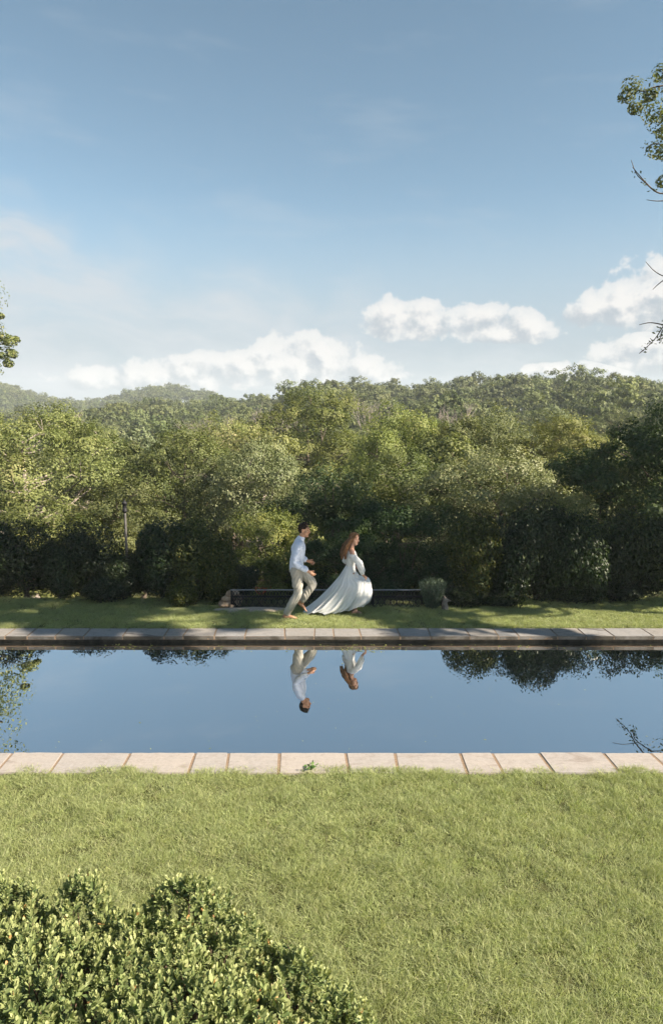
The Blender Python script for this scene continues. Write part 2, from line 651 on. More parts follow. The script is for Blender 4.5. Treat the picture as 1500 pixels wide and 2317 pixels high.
def vnoise(x, y, s, seed=0):
    x = np.asarray(x, float) / s
    y = np.asarray(y, float) / s
    return (np.sin(x * 1.7 + 1.3 * seed + 1.1 * np.sin(y * 1.3 + seed)) * np.cos(y * 1.9 - 0.7 * seed + 0.9 * np.sin(x * 1.1 - seed))
            + 0.5 * np.sin(x * 3.7 - y * 2.9 + seed * 2.1) * np.cos(y * 4.1 + x * 1.3 + seed)) / 1.5


def terrain(x, y):
    x = np.asarray(x, float)
    y = np.asarray(y, float)
    x, y = np.broadcast_arrays(x, y)
    near = np.where(y < POOL_Y0, -0.02 + 0.018 * vnoise(x, y, 0.28, 1) + 0.02 * vnoise(x, y, 0.7, 2), 0.0)
    t = np.clip((y - (POOL_Y1 + COP_W)) / 2.2, 0, 1)
    bank = -0.03 - 0.17 * (t * t * (3 - 2 * t)) + 0.012 * vnoise(x, y, 0.5, 5)
    d = np.maximum(y, 1.0)
    u = np.clip(x / d, -1.2, 1.2)
    zl = np.interp(d, ctrl_d, ctrl_z[0])
    zm = np.interp(d, ctrl_d, ctrl_z[1])
    zr = np.interp(d, ctrl_d, ctrl_z[2])
    k = np.clip(u / 0.5, -1.6, 1.6)
    far = np.where(k < 0, zm + (zl - zm) * (-k), zm + (zr - zm) * k)
    hill = np.clip((d - 380) / 120, 0, 1) * np.clip((760 - d) / 120, 0, 1)
    far = far + hill * (16.0 * np.exp(-((u + 0.235) / 0.085) ** 2) + 27.0 * np.exp(-((u + 0.55) / 0.12) ** 2))
    rid = np.clip((d - 110) / 70, 0, 1) * np.clip((330 - d) / 80, 0, 1)
    far = far + rid * (1.2 * np.exp(-((u - 0.29) / 0.10) ** 2) - 2.5 * np.exp(-((u + 0.13) / 0.05) ** 2) + 1.5 * np.exp(-((u + 0.02) / 0.05) ** 2))
    amp = np.clip((d - 30) / 100, 0, 1) * 1.4
    far = far + amp * vnoise(x, y, 34.0, 3)
    z = np.where(y < POOL_Y1, near, np.where(y < 14.0, bank, far))
    return z


def tz(x, y):
    return float(terrain(np.array([x]), np.array([y]))[0])


xs = sorted(set([-2600, -1800, -1200, -900, -700, -550, -420, -320, -240, -180, -135, -100, -75, -56, -42, -31, -23, -17, -13, -11, -POOL_X - COP_W]
                + list(np.round(np.arange(-8, 8.01, 0.25), 3))
                + [POOL_X + COP_W, 11, 13, 17, 23, 31, 42, 56, 75, 100, 135, 180, 240, 320, 420, 550, 700, 900, 1200, 1800, 2600]))
ys = sorted(set([-900, -400, -150, -60, -25, -10, -4, 0, 1, 2, 3] + list(np.round(np.arange(3.25, 6.5, 0.2), 3)) + [POOL_Y0 - COP_W, POOL_Y1 + COP_W]
                + list(np.round(np.arange(11.7, 14.1, 0.25), 3)) + [14.0, 14.6, 15.5, 16.5, 18, 20, 22, 24, 27, 30, 34, 38, 43, 48, 54, 60, 68, 76, 84, 92, 100, 110, 120, 132, 145,
                                                               160, 180, 200, 215, 230, 250, 275, 300, 330, 370, 420, 470, 520, 580, 640, 720, 800, 900, 1100, 1500, 2500]))
xs, ys = np.array(xs, float), np.array(ys, float)
XX, YY = np.meshgrid(xs, ys)
ZZ = terrain(XX, YY)
gv = np.stack([XX.ravel(), YY.ravel(), ZZ.ravel()], 1)
nx = len(xs)
gf = []
for j in range(len(ys) - 1):
    for i in range(nx - 1):
        cx_, cy_ = (xs[i] + xs[i + 1]) / 2, (ys[j] + ys[j + 1]) / 2
        if abs(cx_) < POOL_X + COP_W and POOL_Y0 - COP_W < cy_ < POOL_Y1 + COP_W:
            continue
        a = j * nx + i
        gf.append((a, a + 1, a + nx + 1, a + nx))
ground = link('ground', np_mesh('ground', gv, gf), M['ground'])
tag(ground, kind='structure')

# ------------------------------------------------------------------ pool
wm = np_mesh('pool_water', [(-POOL_X - 0.1, POOL_Y0 - 0.1, WATER_Z), (POOL_X + 0.1, POOL_Y0 - 0.1, WATER_Z), (POOL_X + 0.1, POOL_Y1 + 0.1, WATER_Z), (-POOL_X - 0.1, POOL_Y1 + 0.1, WATER_Z)], [(0, 1, 2, 3)], False)
tag(link('pool_water', wm, M['water']), kind='structure')
bm = bmesh.new()
th = 0.35
yc = (POOL_Y0 + POOL_Y1) / 2
for (c, s) in (((0, POOL_Y1 + 0.05 + th / 2, -0.83), (2 * POOL_X + 0.9, th, 1.54)), ((0, POOL_Y0 - 0.05 - th / 2, -0.83), (2 * POOL_X + 0.9, th, 1.54)),
               ((-POOL_X - 0.05 - th / 2, yc, -0.832), (th, POOL_Y1 - POOL_Y0 + 0.098, 1.54)), ((POOL_X + 0.05 + th / 2, yc, -0.832), (th, POOL_Y1 - POOL_Y0 + 0.098, 1.54)),
               ((0, yc, -1.7), (2 * POOL_X + 0.9, POOL_Y1 - POOL_Y0 + 0.9, 0.15))):
    bm_box(bm, c, s)
tag(link('pool_wall', bm_mesh('pool_wall', bm), M['wall_dark']), kind='structure')


def coping(name, yin, yout, joints, mat, rng, skew, gap=0.005):
    """yin: edge over the water, yout: edge on the grass"""
    root = empty(name, (0, (yin + yout) / 2, 0))
    tag(root, kind='structure')
    lo, hi = min(yin, yout), max(yin, yout)
    bm = bmesh.new()
    bm_box(bm, (0, 0, -0.032), (2 * POOL_X + 0.8, hi - lo - 0.014, 0.052))
    link('mortar_bed', bm_mesh('mortar_bed', bm), M['mortar'], root)
    J = sorted(joints)
    ym = (lo + hi) / 2
    for a, c in zip(J[:-1], J[1:]):
        g = gap + rng.random() * 0.003
        bm = bmesh.new()
        nseg = max(3, int((c - a) / 0.09))
        din = rng.uniform(-0.006, 0.006)
        top = rng.uniform(-0.003, 0.004)
        cols = []
        for i in range(nseg + 1):
            t = i / nseg
            col = []
            for (yy, ed) in ((yin, 1), (yout, -1)):
                xl = a + g + skew(a) * (yy - yin)
                xr = c - g + skew(c) * (yy - yin)
                x = xl + (xr - xl) * t
                sg = 1 if yin > yout else -1
                wob = rng.uniform(-0.004, 0.004) + din
                col.append((x, yy + (wob if ed == 1 else 0.0) * sg - ym))
            cols.append(col)
        tv, bv = [], []
        for i, col in enumerate(cols):
            tv.append([bm.verts.new((p[0], p[1], top + rng.uniform(-0.0012, 0.0012))) for p in col])
            bv.append([bm.verts.new((p[0], p[1] * 0.99, -0.055)) for p in col])
        for i in range(nseg):
            bm.faces.new((tv[i][0], tv[i + 1][0], tv[i + 1][1], tv[i][1]))
            bm.faces.new((bv[i][0], bv[i][1], bv[i + 1][1], bv[i + 1][0]))
            bm.faces.new((tv[i][0], bv[i][0], bv[i + 1][0], tv[i + 1][0]))
            bm.faces.new((tv[i][1], tv[i + 1][1], bv[i + 1][1], bv[i][1]))
        bm.faces.new((tv[0][0], tv[0][1], bv[0][1], bv[0][0]))
        bm.faces.new((tv[-1][0], bv[-1][0], bv[-1][1], tv[-1][1]))
        bmesh.ops.recalc_face_normals(bm, faces=bm.faces[:])
        es = [e for e in bm.edges if len(e.link_faces) == 2 and e.calc_face_angle(0) > 0.8 and max(v.co.z for v in e.verts) > -0.03]
        bmesh.ops.bevel(bm, geom=es, offset=0.007, segments=2, affect='EDGES')
        link('coping_stone', bm_mesh('coping_stone', bm), mat, root)
    return root


rng = random.Random(3)
sn = 205.5
near_j = [30, 145, 297, 443, 518, 633, 782, 893, 1040, 1112, 1218, 1363, 1470]
near_j = [(p - 750) / sn for p in near_j]
while near_j[0] > -POOL_X: near_j.insert(0, near_j[0] - rng.uniform(0.45, 0.75))
while near_j[-1] < POOL_X: near_j.append(near_j[-1] + rng.uniform(0.45, 0.75))
sf = 135.6
far_j = [11, 62, 125, 190, 278, 371, 414, 485, 554, 645, 711, 756, 817, 906, 974, 1063, 1128, 1174, 1262, 1326, 1389, 1478]
far_j = [(p - 750) / sf for p in far_j]
while far_j[0] > -POOL_X: far_j.insert(0, far_j[0] - rng.uniform(0.4, 0.65))
while far_j[-1] < POOL_X: far_j.append(far_j[-1] + rng.uniform(0.4, 0.65))
sk = {}


def skew(x):
    k = round(x, 4)
    if k not in sk: sk[k] = -0.038 + rng.uniform(-0.05, 0.05)
    return sk[k]


coping('coping_near_side', POOL_Y0, POOL_Y0 - COP_W, near_j, M['stone_near'], rng, skew, 0.009)
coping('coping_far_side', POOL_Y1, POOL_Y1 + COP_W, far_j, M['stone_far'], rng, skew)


# ------------------------------------------------------------------ foliage builders
def unit(v):
    return v / np.maximum(np.linalg.norm(v, axis=1, keepdims=True), 1e-9)


def leaves(name, cen, nor, length, rg, aspect=0.55, axis=None, fold=0.12):
    """one kite-shaped leaf (quad) per centre"""
    n = len(cen)
    nor = unit(nor)
    if axis is None:
        axis = rg.normal(size=(n, 3))
    t = unit(axis - nor * np.sum(axis * nor, 1, keepdims=True))
    b = np.cross(nor, t)
    L = np.broadcast_to(np.asarray(length, float), (n,))[:, None]
    base = cen - t * L * 0.5
    tip = cen + t * L * 0.5 - nor * L * fold
    mid = cen - t * L * 0.05
    lft = mid + b * L * aspect * 0.5 + nor * L * fold
    rgt = mid - b * L * aspect * 0.5 + nor * L * fold
    V = np.stack([base, rgt, tip, lft], 1).reshape(-1, 3)
    Fc = np.arange(4 * n).reshape(n, 4)
    r = np.repeat(np.clip(rg.random(n), 0, 1), 4)
    return V, Fc, r


def clump_leaves(centers, radii, per, leaf, rg, flat=0.65, up=0.55, shell=0.5, cen0=None):
    """leaves gathered in clumps; most sit near the clump's skin"""
    k = len(centers)
    cid = np.repeat(np.arange(k), per)
    n = len(cid)
    d = unit(rg.normal(size=(n, 3)))
    r = rg.random(n) ** (1 / 3.0) * (1 - shell) + shell * (0.75 + 0.35 * rg.random(n))
    off = d * r[:, None] * radii[cid][:, None]
    off[:, 2] *= flat
    cen = centers[cid] + off
    nor = d * 1.15 + np.array([0, 0, up]) + rg.normal(size=(n, 3)) * 0.32
    if cen0 is not None:
        nor = nor + unit(cen - cen0) * 0.5
    return cen, nor, leaf * (0.7 + 0.6 * rg.random(n))


def make_tree(name, h, w, leaf, n_lobe, n_cl, per, seed, crown_base=0.25, trunk_r=0.16, stems=1, aspect=0.55, lobe_r=0.36, low=-0.55):
    """-> (trunk mesh, crown mesh); base at origin. The crown is a heap of lobes, each lobe a skin of leaf clumps."""
    rg = np.random.default_rng(seed)
    rr = random.Random(seed)
    cz = h * (crown_base + (1 - crown_base) * 0.5)
    rz = h * (1 - crown_base) * 0.5
    rx = w * 0.5
    lob, tries = [], 0
    while len(lob) < n_lobe and tries < 4000:
        tries += 1
        d = Vector((rr.gauss(0, 1), rr.gauss(0, 1), rr.gauss(0, 1))).normalized()
        if d.z < low: continue
        q = rr.uniform(0.5, 0.8)
        lr = lobe_r * rr.uniform(0.7, 1.2)
        c = Vector((d.x * q, d.y * q, d.z * q))
        if any((c - Vector(o[:3])).length < 0.62 * (lr + o[3]) * (1 - tries / 5000) for o in lob): continue
        lob.append((c.x, c.y, c.z, lr))
    lob.append((0, 0, -0.05, 0.5))
    lob = np.array(lob)
    L3 = lob[:, :3] * np.array([rx, rx, rz]) + np.array([0, 0, cz])
    LR = lob[:, 3] * rx
    LZ = LR * np.clip(0.55 + 0.25 * rz / rx, 0.6, 1.05)
    nl = len(lob)
    lid = np.repeat(np.arange(nl), n_cl)
    N = len(lid)
    d = unit(rg.normal(size=(N, 3)))
    d[:, 2] = np.where(d[:, 2] < -0.25, -0.4 * d[:, 2], d[:, 2])
    d = unit(d)
    cen = L3[lid] + d * np.stack([LR[lid], LR[lid], LZ[lid]], 1) * (0.82 + 0.3 * rg.random(N))[:, None]
    cr = LR[lid] * 0.34 * (0.6 + 0.8 * rg.random(N))
    cid = np.repeat(np.arange(N), per)
    n = len(cid)
    dd = unit(rg.normal(size=(n, 3)))
    r = 0.35 + 0.75 * rg.random(n) ** 0.6
    off = dd * (r * cr[cid])[:, None]
    off[:, 2] *= 0.75
    c = cen[cid] + off
    nrm = d[cid] * 0.8 + dd * 0.55 + np.array([0, 0, 0.3]) + rg.normal(size=(n, 3)) * 0.33
    V, Fc, rn_ = leaves('x', c, nrm, leaf * (0.65 + 0.7 * rg.random(n)), rg, aspect)
    tint = (rg.normal(size=nl) * 0.13)[lid] + rg.normal(size=N) * 0.10
    rn_ = np.clip(rn_ * 0.6 + 0.2 + np.repeat(tint[cid], 4), 0, 1)
    crown = np_mesh(name + '_crown', V, Fc, False, {'rnd': rn_})
    acc = Acc()
    for s in range(stems):
        ax, ay = (rr.uniform(-.35, .35) * rx, rr.uniform(-.35, .35) * rx) if stems > 1 else (rr.uniform(-.08, .08) * rx, rr.uniform(-.08, .08) * rx)
        b0 = Vector((ax * 0.12, ay * 0.12, -0.4))
        topv = Vector((ax, ay, h * (0.86 if stems == 1 else 0.75)))
        midv = Vector((ax * 0.35 + rr.uniform(-.04, .04) * w, ay * 0.35 + rr.uniform(-.04, .04) * w, h * 0.4))
        tp = smoothpath([b0, midv, topv], 10)
        r0 = trunk_r / math.sqrt(stems)
        acc.add(*tube(tp, [r0 * (1.25 if i == 0 else 1) * (1 - 0.88 * i / 9) for i in range(10)], 8))
        for i in range(nl - 1):
            if stems > 1 and i % stems != s: continue
            e = Vector(L3[i])
            zz = max(h * 0.16, min(e.z - 0.3 * (Vector((e.x, e.y, 0)).length) - 0.06 * h, h * 0.75))
            k = max(0, min(9, zz / topv.z * 9))
            k0 = int(k)
            st = tp[k0].lerp(tp[min(k0 + 1, 9)], k - k0)
            mid = st.lerp(e, 0.5) + Vector((rr.uniform(-.03, .03) * w, rr.uniform(-.03, .03) * w, -0.03 * h))
            rb = r0 * (1 - 0.88 * k / 9) * 0.55
            acc.add(*tube(smoothpath([st, mid, e], 6), [rb * (1 - 0.8 * j / 5) + 0.01 for j in range(6)], 5))
            for q in rr.sample(range(n_cl), min(3, n_cl)):
                f = Vector(cen[i * n_cl + q])
                acc.add(*tube([e, e.lerp(f, 0.5) + Vector((0, 0, 0.02 * h)), f], [rb * 0.25 + 0.008, rb * 0.15 + 0.006, 0.005], 4))
    return acc.mesh(name + '_trunk'), crown


def place_tree(name, proto, loc, scale, rz, mats, label, group=None, cat='tree', parts=('trunk', 'crown')):
    root = empty(name, loc, rz)
    root.scale = scale if isinstance(scale, tuple) else (scale,) * 3
    for part, mesh, mt in zip(parts, proto, mats):
        o = bpy.data.objects.new(part, mesh)
        C.objects.link(o)
        o.parent = root
        if not mesh.materials:
            mesh.materials.append(mt)
        o.material_slots[0].link = 'OBJECT'
        o.material_slots[0].material = mt
    tag(root, label, cat, group)
    return root


# ------------------------------------------------------------------ trees just beyond the hedge
PR = {}
PR['broad'] = make_tree('broad', 9.5, 8.0, 0.105, 20, 25, 90, 11, 0.22, trunk_r=0.20)
PR['round'] = make_tree('round', 8.5, 6.2, 0.095, 16, 25, 90, 12, 0.28, trunk_r=0.15, stems=3)
PR['tall'] = make_tree('tall', 12.0, 7.0, 0.11, 24, 23, 85, 13, 0.2, trunk_r=0.22)
PR['loose'] = make_tree('loose', 10.0, 8.5, 0.10, 22, 20, 80, 14, 0.28, trunk_r=0.22, lobe_r=0.27)
PR['low'] = make_tree('low', 5.0, 5.4, 0.085, 18, 24, 85, 15, 0.06, trunk_r=0.10, stems=3, low=-0.8)
PR['dense'] = make_tree('dense', 8.0, 6.0, 0.095, 22, 25, 85, 16, 0.10, trunk_r=0.17, low=-0.8)

near_trees = [
    # name, proto, px, top_py, D, width m, material, label
    ('spreading_tree', 'loose', 60, 895, 30, 10.5, 'leaf_light', 'pale green spreading tree with open forked limbs at the left edge'),
    ('bushy_tree', 'dense', 265, 1075, 21, 4.0, 'leaf_olive', 'low bushy sunlit tree behind the lamp post'),
    ('broadleaf_tree', 'tall', 415, 950, 31, 6.0, 'leaf_olive', 'upright broadleaf tree, dark on its left side, left of the round multi-stemmed tree'),
    ('round_tree', 'round', 570, 985, 29, 5.0, 'leaf_silver', 'round grey-green multi-stemmed tree left of the running man'),
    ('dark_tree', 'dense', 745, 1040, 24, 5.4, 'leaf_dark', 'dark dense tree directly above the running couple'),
    ('tall_tree', 'tall', 700, 865, 52, 10.0, 'leaf_olive', 'tall tree rising above the dark tree behind the couple'),
    ('yellow_green_tree', 'broad', 900, 905, 40, 7.5, 'leaf_light', 'yellow-green broad tree in the middle of the wood'),
    ('branchy_tree', 'round', 880, 1010, 30, 6.0, 'leaf_olive', 'olive tree with pale bare stems showing, right of centre'),
    ('broad_tree', 'broad', 1080, 915, 38, 8.0, 'leaf_olive', 'broad olive-green tree behind the silvery tree'),
    ('silvery_tree', 'broad', 1130, 1005, 26, 7.6, 'leaf_silver', 'silvery sunlit broad-crowned tree above the right hedge'),
    ('sunlit_tree', 'tall', 1265, 925, 33, 7.0, 'leaf_light', 'light green tree between the silvery tree and the dark right-hand tree'),
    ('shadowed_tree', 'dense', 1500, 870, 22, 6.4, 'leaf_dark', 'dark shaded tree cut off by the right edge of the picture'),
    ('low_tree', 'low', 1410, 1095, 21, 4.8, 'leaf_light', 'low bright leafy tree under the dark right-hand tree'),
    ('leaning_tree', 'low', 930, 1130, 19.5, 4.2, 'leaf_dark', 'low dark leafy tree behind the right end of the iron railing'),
    ('young_tree', 'low', 620, 1150, 19.0, 3.4, 'leaf_olive', 'low young tree behind the left end of the iron railing'),
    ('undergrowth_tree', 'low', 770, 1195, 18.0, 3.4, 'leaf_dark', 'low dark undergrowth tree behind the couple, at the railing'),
    ('olive_tree', 'loose', 200, 935, 40, 8.5, 'leaf_olive', 'olive-green loose tree behind the spreading left-hand tree'),
    ('soft_green_tree', 'broad', 520, 930, 47, 8.0, 'leaf_light', 'soft green tree rising behind the round multi-stemmed tree'),
    ('shady_tree', 'dense', 130, 1120, 20, 4.6, 'leaf_olive', 'leafy tree behind the left hedge, left of the lamp post'),
]
proto_h = {'broad': 9.5, 'round': 8.5, 'tall': 12.0, 'loose': 10.0, 'low': 5.0, 'dense': 8.0}
proto_w = {'broad': 8.0, 'round': 6.2, 'tall': 7.0, 'loose': 8.5, 'low': 5.4, 'dense': 6.0}
rt = random.Random(21)
near_xy = []
for (nm, pk, px_, py_, D, w, mt, lab) in near_trees:
    top = P(px_, py_, D)
    gz = tz(top.x, D)
    hh = top.z - gz
    s_h = hh / proto_h[pk]
    s_w = w / proto_w[pk]
    place_tree(nm, PR[pk], (top.x, D, gz), (s_w, s_w, s_h), rt.uniform(0, 6.28), (M['bark_pale'] if pk in ('round', 'loose') else M['bark'], M[mt]), lab)
    near_xy.append((top.x, D, w * 0.4))

# ------------------------------------------------------------------ woods down the valley and up the hill
hue_word = {'leaf_olive': 'olive-green', 'leaf_far': 'mid-green', 'leaf_light': 'yellow-green', 'leaf_silver': 'grey-green'}
MP = [make_tree('wood%d' % i, 11.0, 7.8 + i * 0.5, 0.19, 15, 16, 60, 40 + i, 0.2, trunk_r=0.2) for i in range(4)]
rg = np.random.default_rng(5)
spots = []
for _ in range(9000):
    D = math.sqrt(rg.uniform(33 ** 2, 112 ** 2))
    u = rg.uniform(-0.56, 0.56)
    x = u * D
    if any((x - a) ** 2 + (D - b_) ** 2 < (4.6 + 0.018 * D) ** 2 for a, b_ in spots): continue
    if any((x - a) ** 2 + (D - b_) ** 2 < (r_ + 2.0) ** 2 for a, b_, r_ in near_xy): continue
    spots.append((x, D))
    if len(spots) >= 230: break
spots.sort(key=lambda p: p[1])
for i, (x, D) in enumerate(spots):
    k = rt.randrange(4)
    s = rt.uniform(0.72, 1.05)
    sw = s * rt.uniform(0.9, 1.15)
    mt = rt.choice(['leaf_olive', 'leaf_far', 'leaf_light', 'leaf_far', 'leaf_silver'])
    side = 'left' if x / D < -0.17 else ('right' if x / D > 0.17 else 'middle')
    dist = 'lower' if D < 70 else 'upper'
    place_tree('woodland_tree', MP[k], (x, D, tz(x, D) - 0.3), (sw, sw, s), rt.uniform(0, 6.28), (M['bark'], M[mt]),
               '%s broadleaf tree on the %s wooded slope, %s part of the picture' % (hue_word[mt], dist, side), '%s woodland trees, %s slope, %s' % (hue_word[mt], dist, side))

# bare grey trees on the slope
def bare_tree(seed, h=10.0):
    rr = random.Random(seed)
    acc = Acc()

    def grow(p, d, L, r, lev):
        e = p + d * L
        mid = p.lerp(e, 0.5) + Vector((rr.uniform(-1, 1), rr.uniform(-1, 1), 0)) * L * 0.06
        acc.add(*tube(smoothpath([p, mid, e], 4), [r, r * 0.85, r * 0.72, r * 0.6], 4))
        if lev == 0: return
        for _ in range(4 if lev > 1 else 3):
            nd = (d + Vector((rr.uniform(-1, 1), rr.uniform(-1, 1), rr.uniform(-0.1, 0.5))) * 0.62).normalized()
            grow(p.lerp(e, rr.uniform(0.55, 1.0)), nd, L * rr.uniform(0.5, 0.75), r * 0.55, lev - 1)
    grow(Vector((0, 0, -0.3)), Vector((0, 0, 1)), h * 0.42, 0.16, 4)
    return acc.mesh('bare_branches')


BT = [bare_tree(s) for s in (2, 5, 9)]
bare_spots = [(585, 905, 105), (610, 915, 100), (560, 925, 108), (540, 940, 95), (630, 930, 98), (590, 945, 92), (460, 925, 110), (420, 935, 104), (500, 930, 100), (820, 880, 112), (860, 875, 116), (150, 915, 112), (660, 900, 106), (885, 905, 100), (1040, 900, 100)]
for i, (px_, py_, D) in enumerate(bare_spots):
    top = P(px_, py_, D)
    gz = tz(top.x, D)
    s = max(0.9, (top.z - gz) / 9.6)
    o = link('bare_tree', BT[i % 3], M['bark_pale'])
    o.location = (top.x, D, gz)
    o.scale = (s * 0.9, s * 0.9, s)
    o.rotation_euler = (0, 0, rt.uniform(0, 6.28))
    tag(o, 'leafless grey tree among the green woods below the skyline', 'bare tree', 'bare grey trees on the slope')


# ------------------------------------------------------------------ scattering (for what nobody could count)
def scatter(name, pts, rots, scales, idx, protos, label_kind='stuff'):
    """one object whose points carry instances of the prototype meshes"""
    col = bpy.data.collections.new(name + '_pieces')
    for i, (mesh, mt) in enumerate(protos):
        if not mesh.materials: mesh.materials.append(mt)
        o = bpy.data.objects.new('%s_piece_%02d' % (name, i), mesh)
        col.objects.link(o)
    n = len(pts)
    me = bpy.data.meshes.new(name)
    me.vertices.add(n)
    me.vertices.foreach_set('co', np.asarray(pts, np.float32).ravel())
    a = me.attributes.new('rot', 'FLOAT_VECTOR', 'POINT'); a.data.foreach_set('vector', np.asarray(rots, np.float32).ravel())
    a = me.attributes.new('scl', 'FLOAT_VECTOR', 'POINT'); a.data.foreach_set('vector', np.asarray(scales, np.float32).ravel())
    a = me.attributes.new('pick', 'INT', 'POINT'); a.data.foreach_set('value', np.asarray(idx, np.int32))
    me.update()
    o = link(name, me)
    ng = bpy.data.node_groups.new(name + '_scatter', 'GeometryNodeTree')
    ng.interface.new_socket('Geometry', in_out='INPUT', socket_type='NodeSocketGeometry')
    ng.interface.new_socket('Geometry', in_out='OUTPUT', socket_type='NodeSocketGeometry')
    gi = ng.nodes.new('NodeGroupInput'); go = ng.nodes.new('NodeGroupOutput')
    iop = ng.nodes.new('GeometryNodeInstanceOnPoints')
    ci_ = ng.nodes.new('GeometryNodeCollectionInfo')
    ci_.inputs['Collection'].default_value = col
    ci_.inputs['Separate Children'].default_value = True
    ci_.inputs['Reset Children'].default_value = True
    def attr(nm, ty):
        q = ng.nodes.new('GeometryNodeInputNamedAttribute'); q.data_type = ty; q.inputs['Name'].default_value = nm
        return q.outputs['Attribute']
    ng.links.new(gi.outputs[0], iop.inputs['Points'])
    ng.links.new(ci_.outputs[0], iop.inputs['Instance'])
    iop.inputs['Pick Instance'].default_value = True
    ng.links.new(attr('pick', 'INT'), iop.inputs['Instance Index'])
    e2r = ng.nodes.new('FunctionNodeEulerToRotation')
    ng.links.new(attr('rot', 'FLOAT_VECTOR'), e2r.inputs[0])
    ng.links.new(e2r.outputs[0], iop.inputs['Rotation'])
    ng.links.new(attr('scl', 'FLOAT_VECTOR'), iop.inputs['Scale'])
    ng.links.new(iop.outputs[0], go.inputs[0])
    md = o.modifiers.new('scatter', 'NODES')
    md.node_group = ng
    return o


FP = []
for i in range(5):
    tm, cm = make_tree('far%d' % i, 11.0, 8.8, 0.36, 11, 10, 26, 60 + i, 0.12, trunk_r=0.2, aspect=0.8)
    FP.append((cm, M['leaf_far']))


def wood(name, n, d0_, d1_, umin, umax, label, seed, smin=0.75, smax=1.15, gap=5.6):
    g = np.random.default_rng(seed)
    D = np.sqrt(g.uniform(d0_ ** 2, d1_ ** 2, n * 4))
    u = g.uniform(umin, umax, n * 4)
    x = u * D
    kx, kd = [], []
    for a_, b_ in zip(x, D):
        if kx and np.min((np.array(kx) - a_) ** 2 + (np.array(kd) - b_) ** 2) < gap ** 2: continue
        kx.append(a_); kd.append(b_)
        if len(kx) >= n: break
    x, D = np.array(kx), np.array(kd)
    n = len(x)
    z = terrain(x, D) - 0.5
    s = g.uniform(smin, smax, n)
    o = scatter(name, np.stack([x, D, z], 1), np.stack([np.zeros(n), np.zeros(n), g.uniform(0, 6.28, n)], 1), np.stack([s * g.uniform(.9, 1.15, n), s, s * g.uniform(0.85, 1.15, n)], 1), g.integers(0, 5, n), FP)
    tag(o, label, 'woods', None, 'stuff')
    return o


wood('hillside_woods', 1300, 104, 250, -0.62, 0.62, 'dense green woods covering the hillside up to the skyline', 71)
wood('far_hill_woods', 2200, 380, 660, -0.68, 0.2, 'hazy blue-green woods on the distant hills at left', 72, 0.9, 1.3, 8.0)
# ------------------------------------------------------------------ tall trees at the sides of the pool
def side_tree(name, base, top_z, clumps, sprays, bare, leaf, mat, label, seed, trunk_r=0.28, per=130, limbs=0.5):
    """clumps: (centre, radius); sprays: (path, leaf count, spread); bare: paths of leafless twigs; all in world space"""
    rg = np.random.default_rng(seed)
    rr = random.Random(seed)
    root = empty(name, base)
    b0 = Vector(base)
    acc = Acc()
    tp = smoothpath([Vector((0, 0, -0.4)), Vector((rr.uniform(-.3, .3), rr.uniform(-.3, .3), (top_z - b0.z) * 0.45)), Vector((rr.uniform(-.6, .6), rr.uniform(-.6, .6), (top_z - b0.z) * 0.92))], 12)
    acc.add(*tube(tp, [trunk_r * (1.3 if i == 0 else 1) * (1 - 0.85 * i / 11) for i in range(12)], 10))

    def limb(e, r=None):
        zz = max(1.5, min(e.z - 0.35 * math.hypot(e.x, e.y), tp[-1].z))
        k = max(0.0, min(11.0, zz / tp[-1].z * 11))
        k0 = int(k)
        st = tp[k0].lerp(tp[min(k0 + 1, 11)], k - k0)
        mid = st.lerp(e, 0.55) + Vector((rr.uniform(-.2, .2), rr.uniform(-.2, .2), rr.uniform(0.0, 0.35)))
        rb = r or trunk_r * 0.3
        acc.add(*tube(smoothpath([st, mid, e], 8), [rb * (1 - 0.85 * j / 7) + 0.01 for j in range(8)], 6))
    cen = np.array([Vector(c) - b0 for c, r in clumps])
    rad = np.array([r for c, r in clumps])
    for i in range(len(cen)):
        if rr.random() < limbs: limb(Vector(cen[i]), trunk_r * rr.uniform(0.1, 0.24))
    c, nrm, L = clump_leaves(cen, rad, per, leaf, rg, 0.8, 0.45, 0.4)
    V, Fc, r = leaves('x', c, nrm, L, rg, 0.5)
    Vs, Fs, rs = [V], [Fc], [r]
    off = len(V)
    for (path, n, spread) in sprays:
        pth = smoothpath([Vector(p) - b0 for p in path], 14)
        limb(pth[0], 0.03)
        acc.add(*tube(pth, [0.022 * (1 - 0.8 * j / 13) + 0.004 for j in range(14)], 5))
        cc = []
        for _ in range(n):
            q = pth[int(13 * rr.random() ** 0.7)]
            cc.append(q + Vector((rr.gauss(0, spread), rr.gauss(0, spread), rr.gauss(-0.2 * spread, spread))))
        cc = np.array(cc)
        nn = rg.normal(size=cc.shape) * 0.7 + np.array([0, 0, 0.8])
        V2, F2, r2 = leaves('x', cc, nn, leaf * (0.7 + 0.5 * rg.random(len(cc))), rg, 0.45)
        Vs.append(V2); Fs.append(F2 + off); rs.append(r2); off += len(V2)
    for path in bare:
        pth = smoothpath([Vector(p) - b0 for p in path], 8)
        acc.add(*tube(pth, [0.016 * (1 - 0.75 * j / 7) + 0.003 for j in range(8)], 4))
    crown = np_mesh(name + '_crown', np.concatenate(Vs), np.concatenate(Fs), False, {'rnd': np.concatenate(rs)})
    link('trunk', acc.mesh(name + '_trunk'), M['bark'], root)
    link('crown', crown, mat, root)
    tag(root, label, 'tree')
    return root


